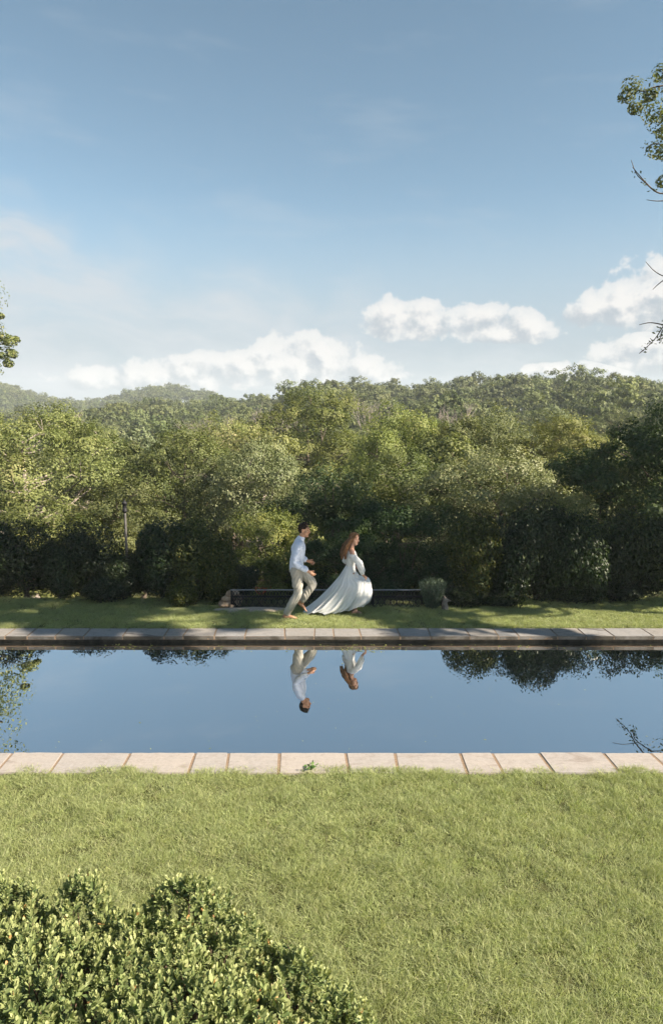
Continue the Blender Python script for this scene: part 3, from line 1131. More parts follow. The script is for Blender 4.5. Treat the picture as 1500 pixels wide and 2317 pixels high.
rr = random.Random(91)
DR = 19.7
cl = []
for (px_, py_, rp) in ((1428, 195, 18), (1418, 218, 14), (1450, 232, 24), (1478, 250, 22), (1488, 275, 24), (1500, 262, 20), (1496, 165, 18), (1470, 215, 12), (1488, 340, 20), (1502, 345, 16),
                       (1500, 410, 14), (1436, 245, 12), (1500, 300, 14), (1515, 280, 30), (1540, 320, 40), (1530, 200, 34), (1545, 420, 36), (1560, 250, 50), (1580, 380, 60), (1600, 180, 60), (1570, 520, 40), (1610, 600, 50), (1590, 690, 50)):
    p = P(px_, py_, DR + rr.uniform(-0.7, 0.7))
    cl.append((p, rp / 62.0))
base = Vector((16.5, 16.5, tz(16.5, 16.5)))
for _ in range(80):
    a = rr.uniform(0, 6.28)
    q = rr.uniform(0.4, 2.8)
    z = rr.uniform(4.0, 14.5)
    c = Vector((base.x + 0.6 + math.cos(a) * q, base.y + math.sin(a) * q * 1.2, z))
    if c.x / c.y < 0.56: continue
    cl.append((c, rr.uniform(0.4, 0.8)))
pt = lambda *q: [P(a, b_, DR) for a, b_ in q]
side_tree('overhanging_tree', base, 14.5, cl,
          [(pt((1530, 190), (1480, 197), (1455, 207), (1422, 200)), 60, 0.10), (pt((1540, 330), (1510, 330), (1480, 325), (1460, 335)), 50, 0.10),
           (pt((1530, 435), (1490, 437), (1462, 415), (1430, 378)), 26, 0.05), (pt((1540, 690), (1505, 730), (1482, 765), (1455, 792)), 44, 0.07),
           (pt((1545, 710), (1500, 745), (1492, 772)), 20, 0.06)],
          [pt((1490, 437), (1470, 425), (1448, 400)), pt((1462, 415), (1440, 395), (1427, 362)), pt((1540, 640), (1500, 625), (1478, 612), (1460, 592)), pt((1510, 628), (1492, 640), (1476, 655)),
           pt((1500, 735), (1470, 730), (1445, 735)), pt((1455, 792), (1445, 800)), pt((1530, 450), (1490, 455), (1462, 452))],
          0.10, M['leaf_olive'], 'tall tree off to the right whose leafy branch tips hang into the sky', 92, per=110)

DL = 27.3
cl = []
for (px_, py_, rp) in ((8, 765, 18), (24, 772, 16), (36, 768, 10), (10, 800, 20), (28, 800, 14), (20, 822, 12), (0, 715, 10), (-20, 740, 30), (-30, 800, 36), (-60, 700, 50), (-70, 780, 50), (-40, 860, 40), (-90, 860, 60)):
    p = P(px_, py_, DL + rr.uniform(-0.6, 0.6))
    cl.append((p, rp / 56.0))
base = Vector((-17.5, 27.5, tz(-17.5, 27.5)))
for _ in range(230):
    a = rr.uniform(0, 6.28)
    q = rr.uniform(0.5, 4.2)
    z = rr.uniform(1.5, 12.5)
    c = Vector((base.x + math.cos(a) * q, base.y + math.sin(a) * q, z))
    if c.x / c.y > -0.475 and z > 4.0: continue
    cl.append((c, rr.uniform(0.5, 1.0)))
side_tree('overhanging_tree', base, 13.0, cl, [], [], 0.12, M['leaf_light'], 'sunlit tree off to the left with one leafy branch end showing in the sky', 93, per=170, limbs=0.22)

# ------------------------------------------------------------------ unseen trees right of the pool, added to shade far lawn and hedges
SHT = [make_tree('shadeA', 9.0, 6.0, 0.24, 18, 11, 40, 130, 0.22, trunk_r=0.2, aspect=0.7, lobe_r=0.32), make_tree('shadeB', 13.5, 6.6, 0.26, 20, 10, 36, 131, 0.40, trunk_r=0.26, aspect=0.7, lobe_r=0.30),
       make_tree('shadeC', 18.5, 7.6, 0.28, 22, 10, 36, 132, 0.52, trunk_r=0.32, aspect=0.7, lobe_r=0.28)]
for k, x, y, lab in ((0, 12.6, 13.1, 'shortest of the unseen trees added to cast shade, off to the right of the far lawn'), (1, 12.8, 9.9, 'middle one of the unseen trees added to cast shade, off to the right of the pool'),
                     (2, 13.6, 6.7, 'tallest, high-crowned one of the unseen trees added to cast shade, off to the right of the pool'),
                     (1, 14.2, 16.2, 'unseen tree added to cast shade, off to the right behind the end of the right hedge')):
    place_tree('added_shade_tree', SHT[k], (x, y, tz(x, y)), 1.0, 1.3 * k + 0.1 * y, (M['bark'], M['leaf_dark']), lab, 'added shade trees right of the pool')


# ------------------------------------------------------------------ clipped evergreen shrubs along the far lawn
def shrub_mesh(name, w, d, h, seed, n=13000, leaf=0.06, lumps=9, up=0.75):
    rg = np.random.default_rng(seed)
    rr = random.Random(seed)
    lob = [(0, 0, h * 0.45, w * 0.42, d * 0.42, h * 0.47)]
    for i in range(lumps):
        a = rr.uniform(0, 6.28)
        q = rr.uniform(0.15, 0.33)
        lob.append((math.cos(a) * q * w, math.sin(a) * q * d, h * rr.uniform(0.25, 0.72), w * rr.uniform(.18, .27), d * rr.uniform(.18, .27), h * rr.uniform(.2, .3)))
    lob = np.array(lob)
    wgt = lob[:, 3] * lob[:, 5]
    li = rg.choice(len(lob), n, p=wgt / wgt.sum())
    dd = unit(rg.normal(size=(n, 3)))
    r = 0.72 + 0.30 * rg.random(n)
    # little upright sprays
    sp = 0.5 + 0.5 * np.sin(dd[:, 0] * 23 + li) * np.sin(dd[:, 1] * 21 + li * 2) * np.sin(dd[:, 2] * 19)
    r = r + (sp - 0.5) * 0.24 + np.where(rg.random(n) < 0.06, rg.random(n) * 0.16, 0)
    cen = lob[li, :3] + dd * lob[li, 3:6] * r[:, None]
    cen[:, 2] = np.maximum(cen[:, 2], 0.03)
    nor = dd + rg.normal(size=(n, 3)) * 0.5
    ax = np.array([0, 0, up]) + dd * 0.5 + rg.normal(size=(n, 3)) * 0.35
    V, Fc, rnd = leaves('x', cen, nor, leaf * (0.7 + 0.7 * rg.random(n)), rg, 0.42, ax)
    rnd = np.clip(rnd * 0.75 + 0.12 + np.repeat((sp - 0.5) * 0.35 + rg.normal(size=n) * 0.05, 4), 0, 1)
    fol = np_mesh(name + '_foliage', V, Fc, False, {'rnd': rnd})
    acc = Acc()
    for i in range(5):
        e = Vector(lob[1 + i % lumps][:3])
        st = Vector((rr.uniform(-.08, .08), rr.uniform(-.08, .08), -0.1))
        acc.add(*tube(smoothpath([st, st.lerp(e, 0.5) + Vector((0, 0, 0.1)), e], 6), [0.03 * (1 - j / 7) for j in range(6)], 5))
    return acc.mesh(name + '_stem'), fol


SH = [shrub_mesh('shrubA', 1.7, 1.4, 1.8, 201), shrub_mesh('shrubB', 1.6, 1.3, 1.5, 202), shrub_mesh('shrubC', 1.5, 1.4, 2.0, 203), shrub_mesh('shrubD', 1.2, 1.1, 0.9, 204, 8000)]
sh_w = [1.7, 1.6, 1.5, 1.2]
sh_h = [1.8, 1.5, 2.0, 0.9]
hedge = [
    # proto, px centre, top py, y, width px, label
    (2, -30, 1190, 14.6, 190, 'dark clipped shrub cut by the left edge of the picture'),
    (0, 50, 1165, 14.5, 200, 'dark evergreen shrub, second from the left edge'),
    (1, 135, 1215, 14.4, 170, 'low-topped dark shrub filling the dip left of the tallest left-hand shrub'),
    (0, 205, 1172, 14.5, 200, 'tall dark shrub just left of the lamp post'),
    (1, 285, 1242, 14.3, 150, 'lower dark shrub at the foot of the lamp post'),
    (2, 370, 1160, 14.4, 190, 'tall pointed dark shrub right of the lamp post'),
    (0, 440, 1170, 14.2, 190, 'dark rounded shrub between the pointed shrub and the golden-lit one'),
    (0, 495, 1200, 13.9, 120, 'golden-lit shrub, sunlight in its leaf colour, at the right end of the left hedge, above the rocks'),
    (3, 415, 1310, 13.5, 110, 'small yellowish-green shrub at the foot of the left hedge'),
    (3, 545, 1275, 14.3, 90, 'small leafy shrub behind the rocks at the end of the railing'),
    (3, 245, 1300, 13.8, 130, 'small dark shrub bulging onto the lawn below the lamp post'),
    (2, 1075, 1140, 14.0, 180, 'golden-lit shrub, sunlight in its leaf colour, at the left end of the right hedge'),
    (0, 1150, 1148, 14.0, 200, 'dark shrub second in the right hedge'),
    (2, 1225, 1108, 14.0, 170, 'tallest dark shrub in the middle of the right hedge'),
    (1, 1275, 1160, 13.9, 150, 'dark shrub leaning against the right side of the tallest shrub of the right hedge'),
    (0, 1315, 1150, 14.0, 190, 'dark shrub right of the tallest one in the right hedge'),
    (1, 1385, 1215, 14.1, 160, 'shorter dark shrub in the dip of the right hedge'),
    (0, 1450, 1142, 14.2, 190, 'dark shrub near the right edge of the picture'),
    (2, 1535, 1150, 14.5, 200, 'dark shrub cut by the right edge of the picture'),
    (3, 1045, 1325, 13.5, 120, 'low leafy ground plant at the foot of the right hedge beside the stump'),
    (3, 1130, 1330, 13.6, 130, 'low dark ground plant at the foot of the right hedge, second from the stump'),
    (3, 1290, 1318, 13.9, 150, 'low rounded dark plant under the middle of the right hedge'),
    (3, 1400, 1310, 14.0, 150, 'low dark plant under the right part of the right hedge'),
]
for i, (k, px_, py_, y, wpx, lab) in enumerate(hedge):
    top = P(px_, py_, y)
    gz = tz(top.x, min(y, 13.95)) - 0.02
    wm_ = wpx / (F / (y * 0.989 + 0.5))
    hh = (top.z - gz) * 1.04
    gold = 'golden' in lab or 'yellowish' in lab
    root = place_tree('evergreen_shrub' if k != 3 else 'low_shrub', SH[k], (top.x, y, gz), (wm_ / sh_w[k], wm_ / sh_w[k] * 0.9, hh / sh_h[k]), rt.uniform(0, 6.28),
                      (M['bark'], M['hedge_sunlit_yellow' if gold else 'hedge']), lab, 'evergreen shrubs along the far lawn', 'shrub', ('stem', 'foliage'))

# small grey-green bushy plant by the railing
g = np.random.default_rng(301)
n = 2600
a = g.uniform(0, 6.28, n)
q = np.sqrt(g.random(n)) * 0.24
hz = g.random(n)
cen = np.stack([np.cos(a) * q * (0.55 + 0.75 * hz), np.sin(a) * q * (0.55 + 0.75 * hz), 0.06 + hz * 0.52], 1)
axd = np.stack([np.cos(a) * q * 1.6, np.sin(a) * q * 1.6, np.full(n, 0.9)], 1) + g.normal(size=(n, 3)) * 0.18
V, Fc, r = leaves('x', cen, g.normal(size=(n, 3)), 0.075 * (0.7 + 0.6 * g.random(n)), g, 0.16, axd)
gp = G(977, 1380, -0.19)
root = empty('grey_plant', (gp.x, gp.y, tz(gp.x, gp.y)))
link('foliage', np_mesh('grey_plant_foliage', V, Fc, False, {'rnd': r}), M['grey_plant'], root)
acc = Acc()
for i in range(9):
    a_ = i * 0.7
    acc.add(*tube(smoothpath([(0, 0, -0.05), (math.cos(a_) * .05, math.sin(a_) * .05, .25), (math.cos(a_) * .16, math.sin(a_) * .16, .5)], 5), [.008, .007, .006, .005, .003], 4))
link('stem', acc.mesh('grey_plant_stem'), M['bark'], root)
tag(root, 'feathery grey-green plant at the right end of the iron railing', 'plant')

# red-leaved sprig behind the railing
g = np.random.default_rng(302)
bp = P(590, 1336, 13.35)
root = empty('red_leaved_sprig', (bp.x, 13.35, -0.35))
n = 46
hh = bp.z + 0.35
tp_ = g.random(n)
cen = np.stack([(g.random(n) - 0.5) * 0.30 * (0.4 + tp_), (g.random(n) - 0.5) * 0.12, hh * 0.86 + tp_ * 0.13], 1)
V, Fc, r = leaves('x', cen, g.normal(size=(n, 3)) + np.array([0, -0.6, 0.3]), 0.055 * (0.7 + 0.5 * g.random(n)), g, 0.5)
link('leaves', np_mesh('sprig_leaves', V, Fc, False, {'rnd': r}), M['red_leaf'], root)
acc = Acc()
for i in range(5):
    acc.add(*tube(smoothpath([(0, 0, -0.1), ((i - 2) * 0.02, 0, hh * 0.5), ((i - 2) * 0.06, 0, hh * (0.95 + 0.03 * (i % 2)))], 6), [.007, .006, .005, .004, .003, .002], 4))
link('stem', acc.mesh('sprig_stem'), M['bark'], root)
tag(root, 'small red-leaved sprig rising behind the left end of the railing', 'plant')


# ------------------------------------------------------------------ rocks, stump, bare soil
def rock_mesh(name, sx, sy, sz, seed):
    bm = bmesh.new()
    bmesh.ops.create_icosphere(bm, subdivisions=3, radius=1.0)
    rg_ = np.random.default_rng(seed)
    planes = [(Vector(unit(rg_.normal(size=(1, 3)))[0]), rg_.uniform(0.6, 0.9)) for _ in range(11)]
    for v in bm.verts:
        p = v.co.copy()
        for nrm, dd in planes:
            k = p.dot(nrm) - dd
            if k > 0: p -= nrm * k * 0.9
        p *= 1 + 0.05 * float(vnoise(p.x * 3 + seed, p.y * 3 + p.z * 2, 0.6, seed))
        v.co = Vector((p.x * sx, p.y * sy, p.z * sz))
    return bm_mesh(name, bm, False)


rp = G(523, 1370, -0.18)
root = empty('rock_pile', (rp.x, rp.y, tz(rp.x, rp.y)))
for i, (x, y, z, sx, sy, sz, rz) in enumerate(((-0.10, 0.0, 0.05, 0.19, 0.14, 0.09, 0.2), (0.09, 0.02, 0.07, 0.10, 0.12, 0.11, 1.0), (-0.06, 0.03, 0.17, 0.15, 0.13, 0.07, -0.3), (0.04, 0.05, 0.26, 0.15, 0.14, 0.075, 0.5),
                                                  (0.17, 0.06, 0.12, 0.06, 0.09, 0.14, 0.2), (-0.2, 0.03, 0.03, 0.08, 0.07, 0.05, 2.0), (0.03, -0.1, 0.03, 0.05, 0.05, 0.06, 0.8))):
    o = link('rock', rock_mesh('rock%d' % i, sx, sy, sz, 400 + i), M['rock'], root)
    o.location = (x, y, z)
    o.rotation_euler = (rng.uniform(-.2, .2), rng.uniform(-.2, .2), rz)
tag(root, 'pile of rough tan rocks at the left end of the railing', 'rocks')

sp_ = G(1005, 1382, -0.19)
root = empty('tree_stump', (sp_.x, sp_.y, tz(sp_.x, sp_.y)))
pts = smoothpath([(0, 0, -0.05), (0.01, 0, 0.08), (0.0, 0, 0.17), (0.03, 0, 0.25)], 7)
V, Fc = tube(pts, [0.085, 0.075, 0.06, 0.055, 0.055, 0.06, 0.052], 9)
V = [Vector((v.x + 0.012 * math.sin(v.z * 40 + v.y * 60), v.y + 0.01 * math.sin(v.x * 70), v.z)) for v in V]
acc = Acc(); acc.add(V, Fc)
acc.add(*tube([(0, 0, 0.245), (0.03, 0, 0.252)], [0.05, 0.001], 9))
link('stump_wood', acc.mesh('stump_wood'), M['stump'], root)
acc = Acc()
acc.add(*tube(smoothpath([(0, 0, 0.16), (0.06, -0.01, 0.2), (0.12, 0, 0.19)], 5), [0.025, 0.022, 0.02, 0.018, 0.012], 6))
link('branch_stub', acc.mesh('branch_stub'), M['stump'], root)
tag(root, 'short weathered grey stump between the feathery plant and the right hedge', 'stump')

# strip of bare pale soil in front of the railing
bp0, bp1 = G(480, 1382, -0.18), G(660, 1386, -0.18)
vs, fs = [], []
N = 26
for i in range(N + 1):
    t = i / N
    x = bp0.x + (bp1.x - bp0.x) * t
    wv = math.sin(math.pi * min(1, max(0, t)) ) ** 0.5
    y0 = 13.10 - 0.32 * wv + 0.05 * math.sin(t * 17)
    y1 = 13.10 + 0.25 * wv
    for j in range(5):
        y = y0 + (y1 - y0) * j / 4
        vs.append((x, y, tz(x, y) + 0.006 + 0.045 * wv * math.sin(math.pi * j / 4)))
for i in range(N):
    for j in range(4):
        a = i * 5 + j
        fs.append((a, a + 5, a + 6, a + 1))
tag(link('bare_soil', np_mesh('bare_soil', vs, fs), M['gravel']), kind='structure')

# ------------------------------------------------------------------ cast-iron railing
FY = 13.32
fl, fr = P(536, 1336, FY), P(990, 1332, FY)
f_top = (fl.z + fr.z) / 2
f_bot = -0.22
root = empty('iron_railing', ((fl.x + fr.x) / 2, FY, f_bot))
W_ = fr.x - fl.x + 0.25
H_ = f_top - f_bot
bm = bmesh.new(); bm_box(bm, (0, 0, H_ - 0.008), (W_, 0.045, 0.014), None, 0.003)
link('top_rail', bm_mesh('top_rail', bm), M['rail_top'], root)
for z in (0.03, H_ - 0.14):
    bm = bmesh.new(); bm_box(bm, (0, 0, z), (W_, 0.022, 0.016))
    link('rail', bm_mesh('rail', bm), M['iron'], root)
acc = Acc()
pw = 0.125
pa, pb = 0.04, H_ - 0.15
for s in (-1, 1):
    acc.add(*tube(smoothpath([(s * pw / 2, 0, pa), (0, 0, (pa + pb) / 2), (-s * pw / 2, 0, pb)], 5), [0.0075] * 5, 5))
    c = [(s * (0.028 + 0.022 * math.cos(t)), -0.004, (pa + pb) / 2 + 0.10 * math.sin(t)) for t in np.linspace(0, 2 * math.pi, 13)]
    acc.add(*tube(c, [0.006] * 13, 5))
for k in range(2):
    zc = pb + 0.065
    c = [((k - 0.5) * pw / 2 + 0.026 * math.cos(t), -0.003, zc + 0.048 * math.sin(t)) for t in np.linspace(0, 2 * math.pi, 11)]
    acc.add(*tube(c, [0.006] * 11, 5))
for (x, z) in ((0, (pa + pb) / 2), (-pw / 2, pa + 0.02), (0, pb - 0.01)):
    acc.add(*tube([(x, -0.014, z - 0.016), (x, -0.016, z), (x, -0.014, z + 0.016)], [0.004, 0.017, 0.004], 6))
scroll = acc.mesh('scroll_panel')
nb = int(W_ / pw)
for i in range(nb):
    o = link('scroll_panel', scroll, M['iron'], root)
    o.location = (-W_ / 2 + (i + 0.5) * W_ / nb, 0, 0)
for t in (-0.5, -0.17, 0.17, 0.5):
    bm = bmesh.new(); bm_box(bm, (t * (W_ - 0.04), 0, H_ / 2 - 0.1), (0.035, 0.035, H_ + 0.18), None, 0.004)
    link('post', bm_mesh('post', bm), M['iron'], root)
tag(root, 'low black cast-iron railing with scroll panels and a pale top rail behind the couple', 'railing')

# ------------------------------------------------------------------ lamp post
LY = 16.2
lt, lb = P(282, 1131, LY), P(287, 1250, LY)
lx = lt.x
root = empty('lamp_post', (lx, LY, tz(lx, LY)))
b0 = tz(lx, LY)
H_ = lt.z - b0
acc = Acc()
acc.add(*tube([(0, 0, -0.1), (0, 0, 0.15), (0, 0, 0.2), (0, 0, H_ - 0.30)], [0.06, 0.06, 0.034, 0.030], 12))
link('pole', acc.mesh('pole'), M['pole'], root)
acc = Acc()
zb = H_ - 0.30
acc.add(*tube([(0, 0, zb - 0.02), (0, 0, zb), (0, 0, zb + 0.005), (0, 0, zb + 0.05), (0, 0, zb + 0.055), (0, 0, zb + 0.20), (0, 0, zb + 0.205), (0, 0, zb + 0.225), (0, 0, zb + 0.27), (0, 0, zb + 0.30)],
              [0.030, 0.032, 0.052, 0.056, 0.047, 0.047, 0.064, 0.062, 0.025, 0.002], 14))
lan = link('lantern', acc.mesh('lantern'), M['iron'], root)
acc = Acc()
acc.add(*tube([(0, 0, zb + 0.29), (0, 0, zb + 0.305), (0, 0, zb + 0.325), (0, 0, zb + 0.34)], [0.006, 0.014, 0.012, 0.001], 8))
link('finial', acc.mesh('finial'), M['iron'], lan)
tag(root, 'slim grey lamp post with a dark lantern above the left hedge', 'lamp post')


# ------------------------------------------------------------------ lawn
def tuft(seed, nb_, rad, hgt, wid, lean, dry=0.03):
    g = np.random.default_rng(seed)
    V, Fc, rn = [], [], []
    for i in range(nb_):
        a = g.uniform(0, 6.28); q = rad * math.sqrt(g.random())
        x, y = math.cos(a) * q, math.sin(a) * q
        h = hgt * g.uniform(0.45, 1.15)
        la = g.uniform(0, 6.28)
        l_ = lean * g.uniform(0.15, 1.1) * h
        lx_, ly_ = math.cos(la) * l_ + 0.25 * lean * h, math.sin(la) * l_ - 0.1 * lean * h
        fa = g.uniform(0, 6.28)
        wx_, wy_ = math.cos(fa) * wid * 0.5, math.sin(fa) * wid * 0.5
        o = len(V)
        for t, wq in ((0, 1.0), (0.45, 0.85), (0.8, 0.5), (1.0, 0.08)):
            px_, py_, pz_ = x + lx_ * t * t, y + ly_ * t * t, h * (t - 0.22 * t * t * l_ / h)
            V.append((px_ - wx_ * wq, py_ - wy_ * wq, pz_)); V.append((px_ + wx_ * wq, py_ + wy_ * wq, pz_))
        for k in range(3):
            Fc.append((o + 2 * k, o + 2 * k + 1, o + 2 * k + 3, o + 2 * k + 2))
        v = g.uniform(0, 0.93) if g.random() > dry else g.uniform(0.95, 1.0)
        rn.extend([v] * 8)
    return np_mesh('tuft%d' % seed, V, Fc, True, {'rnd': rn})


TU = [(tuft(500 + i, 48, 0.06, 0.044 + 0.007 * (i % 3), 0.0030, 1.15, 0.008 if i < 5 else 0.05), M['grass']) for i in range(7)]
g = np.random.default_rng(55)


def lawn(name, n, x0, x1, y0, y1, label, hmul, keep=None):
    x = g.uniform(x0, x1, n)
    y = g.uniform(y0, y1, n)
    if keep is not None:
        m_ = keep(x, y); x, y = x[m_], y[m_]
    n = len(x)
    hn = 0.5 + 0.5 * vnoise(x, y, 0.33, 8)
    hn2 = 0.5 + 0.5 * vnoise(x + 0.6 * y, y - 0.3 * x, 0.75, 12)
    pn = vnoise(x + 0.35 * y, 1.5 * (y - 0.45 * x), 0.20, 17) + 0.5 * vnoise(x, y, 0.09, 23)
    h = hmul * (0.42 + 0.35 * hn + 0.35 * hn2 + 0.55 * np.clip(pn, 0, 1.2) + g.uniform(-.12, .18, n))
    # trodden, thin spots
    thin = (hn < 0.16) & (g.random(n) < 0.5) | (pn < -0.62) & (g.random(n) < 0.75)
    x, y, h = x[~thin], y[~thin], h[~thin]
    n = len(x)
    z = terrain(x, y) - 0.004
    rot = np.stack([g.normal(0, 0.12, n) , g.normal(0, 0.12, n), g.normal(0, 0.9, n) + 6.28 * (g.random(n) < 0.5) * g.random(n)], 1)
    wv = g.uniform(0.9, 1.3, n)
    o = scatter(name, np.stack([x, y, z], 1), rot, np.stack([wv, wv, h], 1), g.integers(0, 7, n), TU)
    tag(o, label, 'grass', None, 'stuff')
    return o


edge = lambda x: POOL_Y0 - COP_W + 0.07 + 0.05 * vnoise(x, x * 0 + 2.0, 0.21, 4)
lawn('lawn_grass', 36000, -5.2, 5.2, 2.2, POOL_Y0 - 0.2, 'sunlit yellow-green grass of the near lawn', 1.0, lambda x, y: (y < edge(x)) & (np.abs(x) < 0.62 * y + 1.0) & ((((x + 1.30) / 0.22) ** 2 + ((y - 4.72) / 0.13) ** 2 > 1) | (g.random(len(x)) < 0.25)))
lawn('bank_grass', 17000, -8.4, 8.4, POOL_Y1 + COP_W + 0.02, 14.0, 'shaded grass strip between the far pool edge and the hedges', 1.15,
     lambda x, y: ~((x > bp0.x + 0.1) & (x < bp1.x - 0.1) & (y > 12.95)) & ((y < 13.45) | (x < -2.2) | (x > 2.4)))

# ------------------------------------------------------------------ boxwood in the foreground
def box_leaf_verts():
    # obovate leaf, base at origin, along +x, cupped, 8 verts
    V = [(0, 0, 0), (0.45, -0.24, 0.05), (0.82, -0.22, 0.03), (1.0, 0, -0.03), (0.82, 0.22, 0.03), (0.45, 0.24, 0.05), (0.45, 0, -0.02), (0.82, 0, -0.03)]
    Fq = [(0, 1, 6, 6), (1, 2, 7, 6), (2, 3, 7, 7), (7, 3, 4, 4), (6, 7, 4, 5), (0, 6, 5, 5)]
    return np.array(V), Fq


LV = np.array([(0, 0, 0), (0.42, -0.25, 0.06), (0.80, -0.21, 0.04), (1.0, 0, -0.04), (0.80, 0.21, 0.04), (0.42, 0.25, 0.06), (0.42, 0, -0.01), (0.80, 0, -0.02)])
LF = np.array([(0, 1, 6), (1, 2, 7), (1, 7, 6), (2, 3, 7), (7, 3, 4), (6, 7, 4), (6, 4, 5), (0, 6, 5)])
g = np.random.default_rng(77)
lumps = [  # centre x, y, z and radii
    (-1.60, 2.75, 0.48, 0.95, 0.80, 0.74), (-0.72, 2.55, 0.46, 0.78, 0.75, 0.72), (-0.10, 2.15, 0.44, 0.68, 0.65, 0.68), (-1.5, 1.9, 0.48, 1.0, 0.9, 0.72), (0.08, 1.65, 0.40, 0.70, 0.75, 0.66),
    (-0.92, 3.38, 0.56, 0.34, 0.26, 0.62), (-0.62, 3.22, 0.49, 0.28, 0.26, 0.58), (-1.40, 3.50, 0.54, 0.20, 0.20, 0.64), (-1.95, 3.46, 0.53, 0.42, 0.34, 0.63), (-2.45, 3.34, 0.52, 0.40, 0.34, 0.60),
    (-0.32, 3.02, 0.48, 0.28, 0.25, 0.57), (-0.06, 2.78, 0.46, 0.26, 0.25, 0.55), (0.16, 2.52, 0.44, 0.25, 0.25, 0.53), (0.30, 2.25, 0.40, 0.26, 0.27, 0.51), (-2.6, 2.4, 0.48, 0.9, 1.0, 0.72),
    (-1.68, 3.36, 0.47, 0.30, 0.30, 0.60), (-1.14, 3.30, 0.47, 0.32, 0.30, 0.60), (-1.36, 3.15, 0.47, 0.5, 0.35, 0.62), (-0.45, 2.8, 0.45, 0.4, 0.35, 0.62),
    (-1.75, 3.1, 0.47, 0.55, 0.4, 0.66), (-0.95, 3.0, 0.47, 0.55, 0.42, 0.66), (-0.05, 2.45, 0.44, 0.42, 0.38, 0.62)]
lumps = np.array(lumps)
lumps[[5, 6, 10, 11, 12, 13], 0] += 0.10
lumps[[5, 6, 10, 11, 12, 13], 1] += 0.08
lumps[[1, 2, 4], 0] += 0.06
lumps[:, 2] -= 0.05
ns = 11500
wgt = lumps[:, 3] * lumps[:, 4]
li = g.choice(len(lumps), ns * 5, p=wgt / wgt.sum())
dd = unit(g.normal(size=(ns * 5, 3)))
dd[:, 2] = np.abs(dd[:, 2]) * 1.15 - 0.15
dd = unit(dd)
pos = lumps[li, :3] + dd * lumps[li, 3:6] * (0.93 + 0.13 * g.random(ns * 5))[:, None]
# drop shoots buried in another lump
keep = np.ones(len(pos), bool)
for L in lumps:
    q = ((pos - L[:3]) / (L[3:6] * 0.93))
    keep &= (np.sum(q * q, 1) > 1.0)
keep &= (pos[:, 2] > 0.05) & (pos[:, 1] > 1.2)
pos, dd = pos[keep][:ns], dd[keep][:ns]
# clefts between shoots
cl_ = vnoise(pos[:, 0] * 1.0 + pos[:, 2], pos[:, 1], 0.14, 9)
k2 = cl_ > -0.5
pos, dd = pos[k2], dd[k2]
pos = pos + dd * (0.035 * vnoise(pos[:, 0], pos[:, 1], 0.1, 3))[:, None]
sd = unit(dd * 0.75 + np.array([0, -0.05, 0.7]) + g.normal(size=pos.shape) * 0.38)
per = 13
ns = len(pos)
sid = np.repeat(np.arange(ns), per)
j = np.tile(np.arange(per), ns)
n = ns * per
h1 = unit(np.cross(sd, np.array([0.3, 0.9, 0.1])))
h2 = np.cross(sd, h1)
phi = j * 2.4 + np.repeat(g.uniform(0, 6.28, ns), per) + g.normal(0, 0.2, n)
rad = h1[sid] * np.cos(phi)[:, None] + h2[sid] * np.sin(phi)[:, None]
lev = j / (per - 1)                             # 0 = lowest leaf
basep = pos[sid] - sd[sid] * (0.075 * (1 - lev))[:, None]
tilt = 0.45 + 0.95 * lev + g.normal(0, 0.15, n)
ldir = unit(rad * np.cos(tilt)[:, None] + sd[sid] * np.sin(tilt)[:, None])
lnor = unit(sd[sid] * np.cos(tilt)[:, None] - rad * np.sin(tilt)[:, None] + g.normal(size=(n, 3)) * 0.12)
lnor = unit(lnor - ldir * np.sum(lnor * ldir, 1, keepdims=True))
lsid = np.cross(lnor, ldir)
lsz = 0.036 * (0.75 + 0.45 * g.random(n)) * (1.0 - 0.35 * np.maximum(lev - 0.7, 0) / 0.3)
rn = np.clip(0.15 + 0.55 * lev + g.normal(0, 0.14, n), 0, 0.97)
rn = np.where(g.random(n) < 0.006, 1.0, rn)
shrub = empty('boxwood_shrub', (-0.9, 2.3, 0))
sh_off = np.array([-0.9, 2.3, 0])
# the leaves that show largest: nearest to the eye and in view
mid = basep + ldir * lsz[:, None] * 0.5
rel = mid - np.array([0, 0, CAM_H])
cp_, sp2 = math.cos(PITCH), math.sin(PITCH)
dep = rel[:, 1] * cp_ - rel[:, 2] * sp2
ix = 750 + F * rel[:, 0] / dep
iy = 1158.5 - F * (rel[:, 1] * sp2 + rel[:, 2] * cp_) / dep
inview = (ix > 10) & (ix < 1490) & (iy < 2300) & (iy > 0)
facing = np.abs(np.sum(lnor * unit(rel), 1))
score = np.where(inview & (lev > 0.45), lsz / dep * (0.4 + facing), 0)
big = np.argsort(-score)[:300]
isbig = np.zeros(n, bool); isbig[big] = True
rest = ~isbig
R_ = np.stack([ldir, lsid, lnor], 2)              # columns
allv = basep[rest][:, None, :] + np.einsum('nij,vj->nvi', R_[rest] * lsz[rest][:, None, None], LV)
V = (allv - sh_off).reshape(-1, 3)
nn = int(rest.sum())
Fc = (LF[None] + (np.arange(nn) * 8)[:, None, None]).reshape(-1, 3)
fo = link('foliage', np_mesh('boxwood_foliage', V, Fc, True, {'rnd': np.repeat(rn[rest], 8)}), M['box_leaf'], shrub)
tag(fo, kind='stuff')
one = []
for q in range(8):
    one.append(np_mesh('leaf%d' % q, LV, LF, True, {'rnd': [0.25 + 0.09 * q] * 8}))
for i in big:
    q = int(np.clip((rn[i] - 0.25) / 0.09, 0, 7))
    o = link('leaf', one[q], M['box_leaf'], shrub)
    mtx = Matrix(((*R_[i][0] * lsz[i], basep[i][0] - sh_off[0]), (*R_[i][1] * lsz[i], basep[i][1] - sh_off[1]), (*R_[i][2] * lsz[i], basep[i][2] - sh_off[2]), (0, 0, 0, 1)))
    o.matrix_local = mtx
acc = Acc()
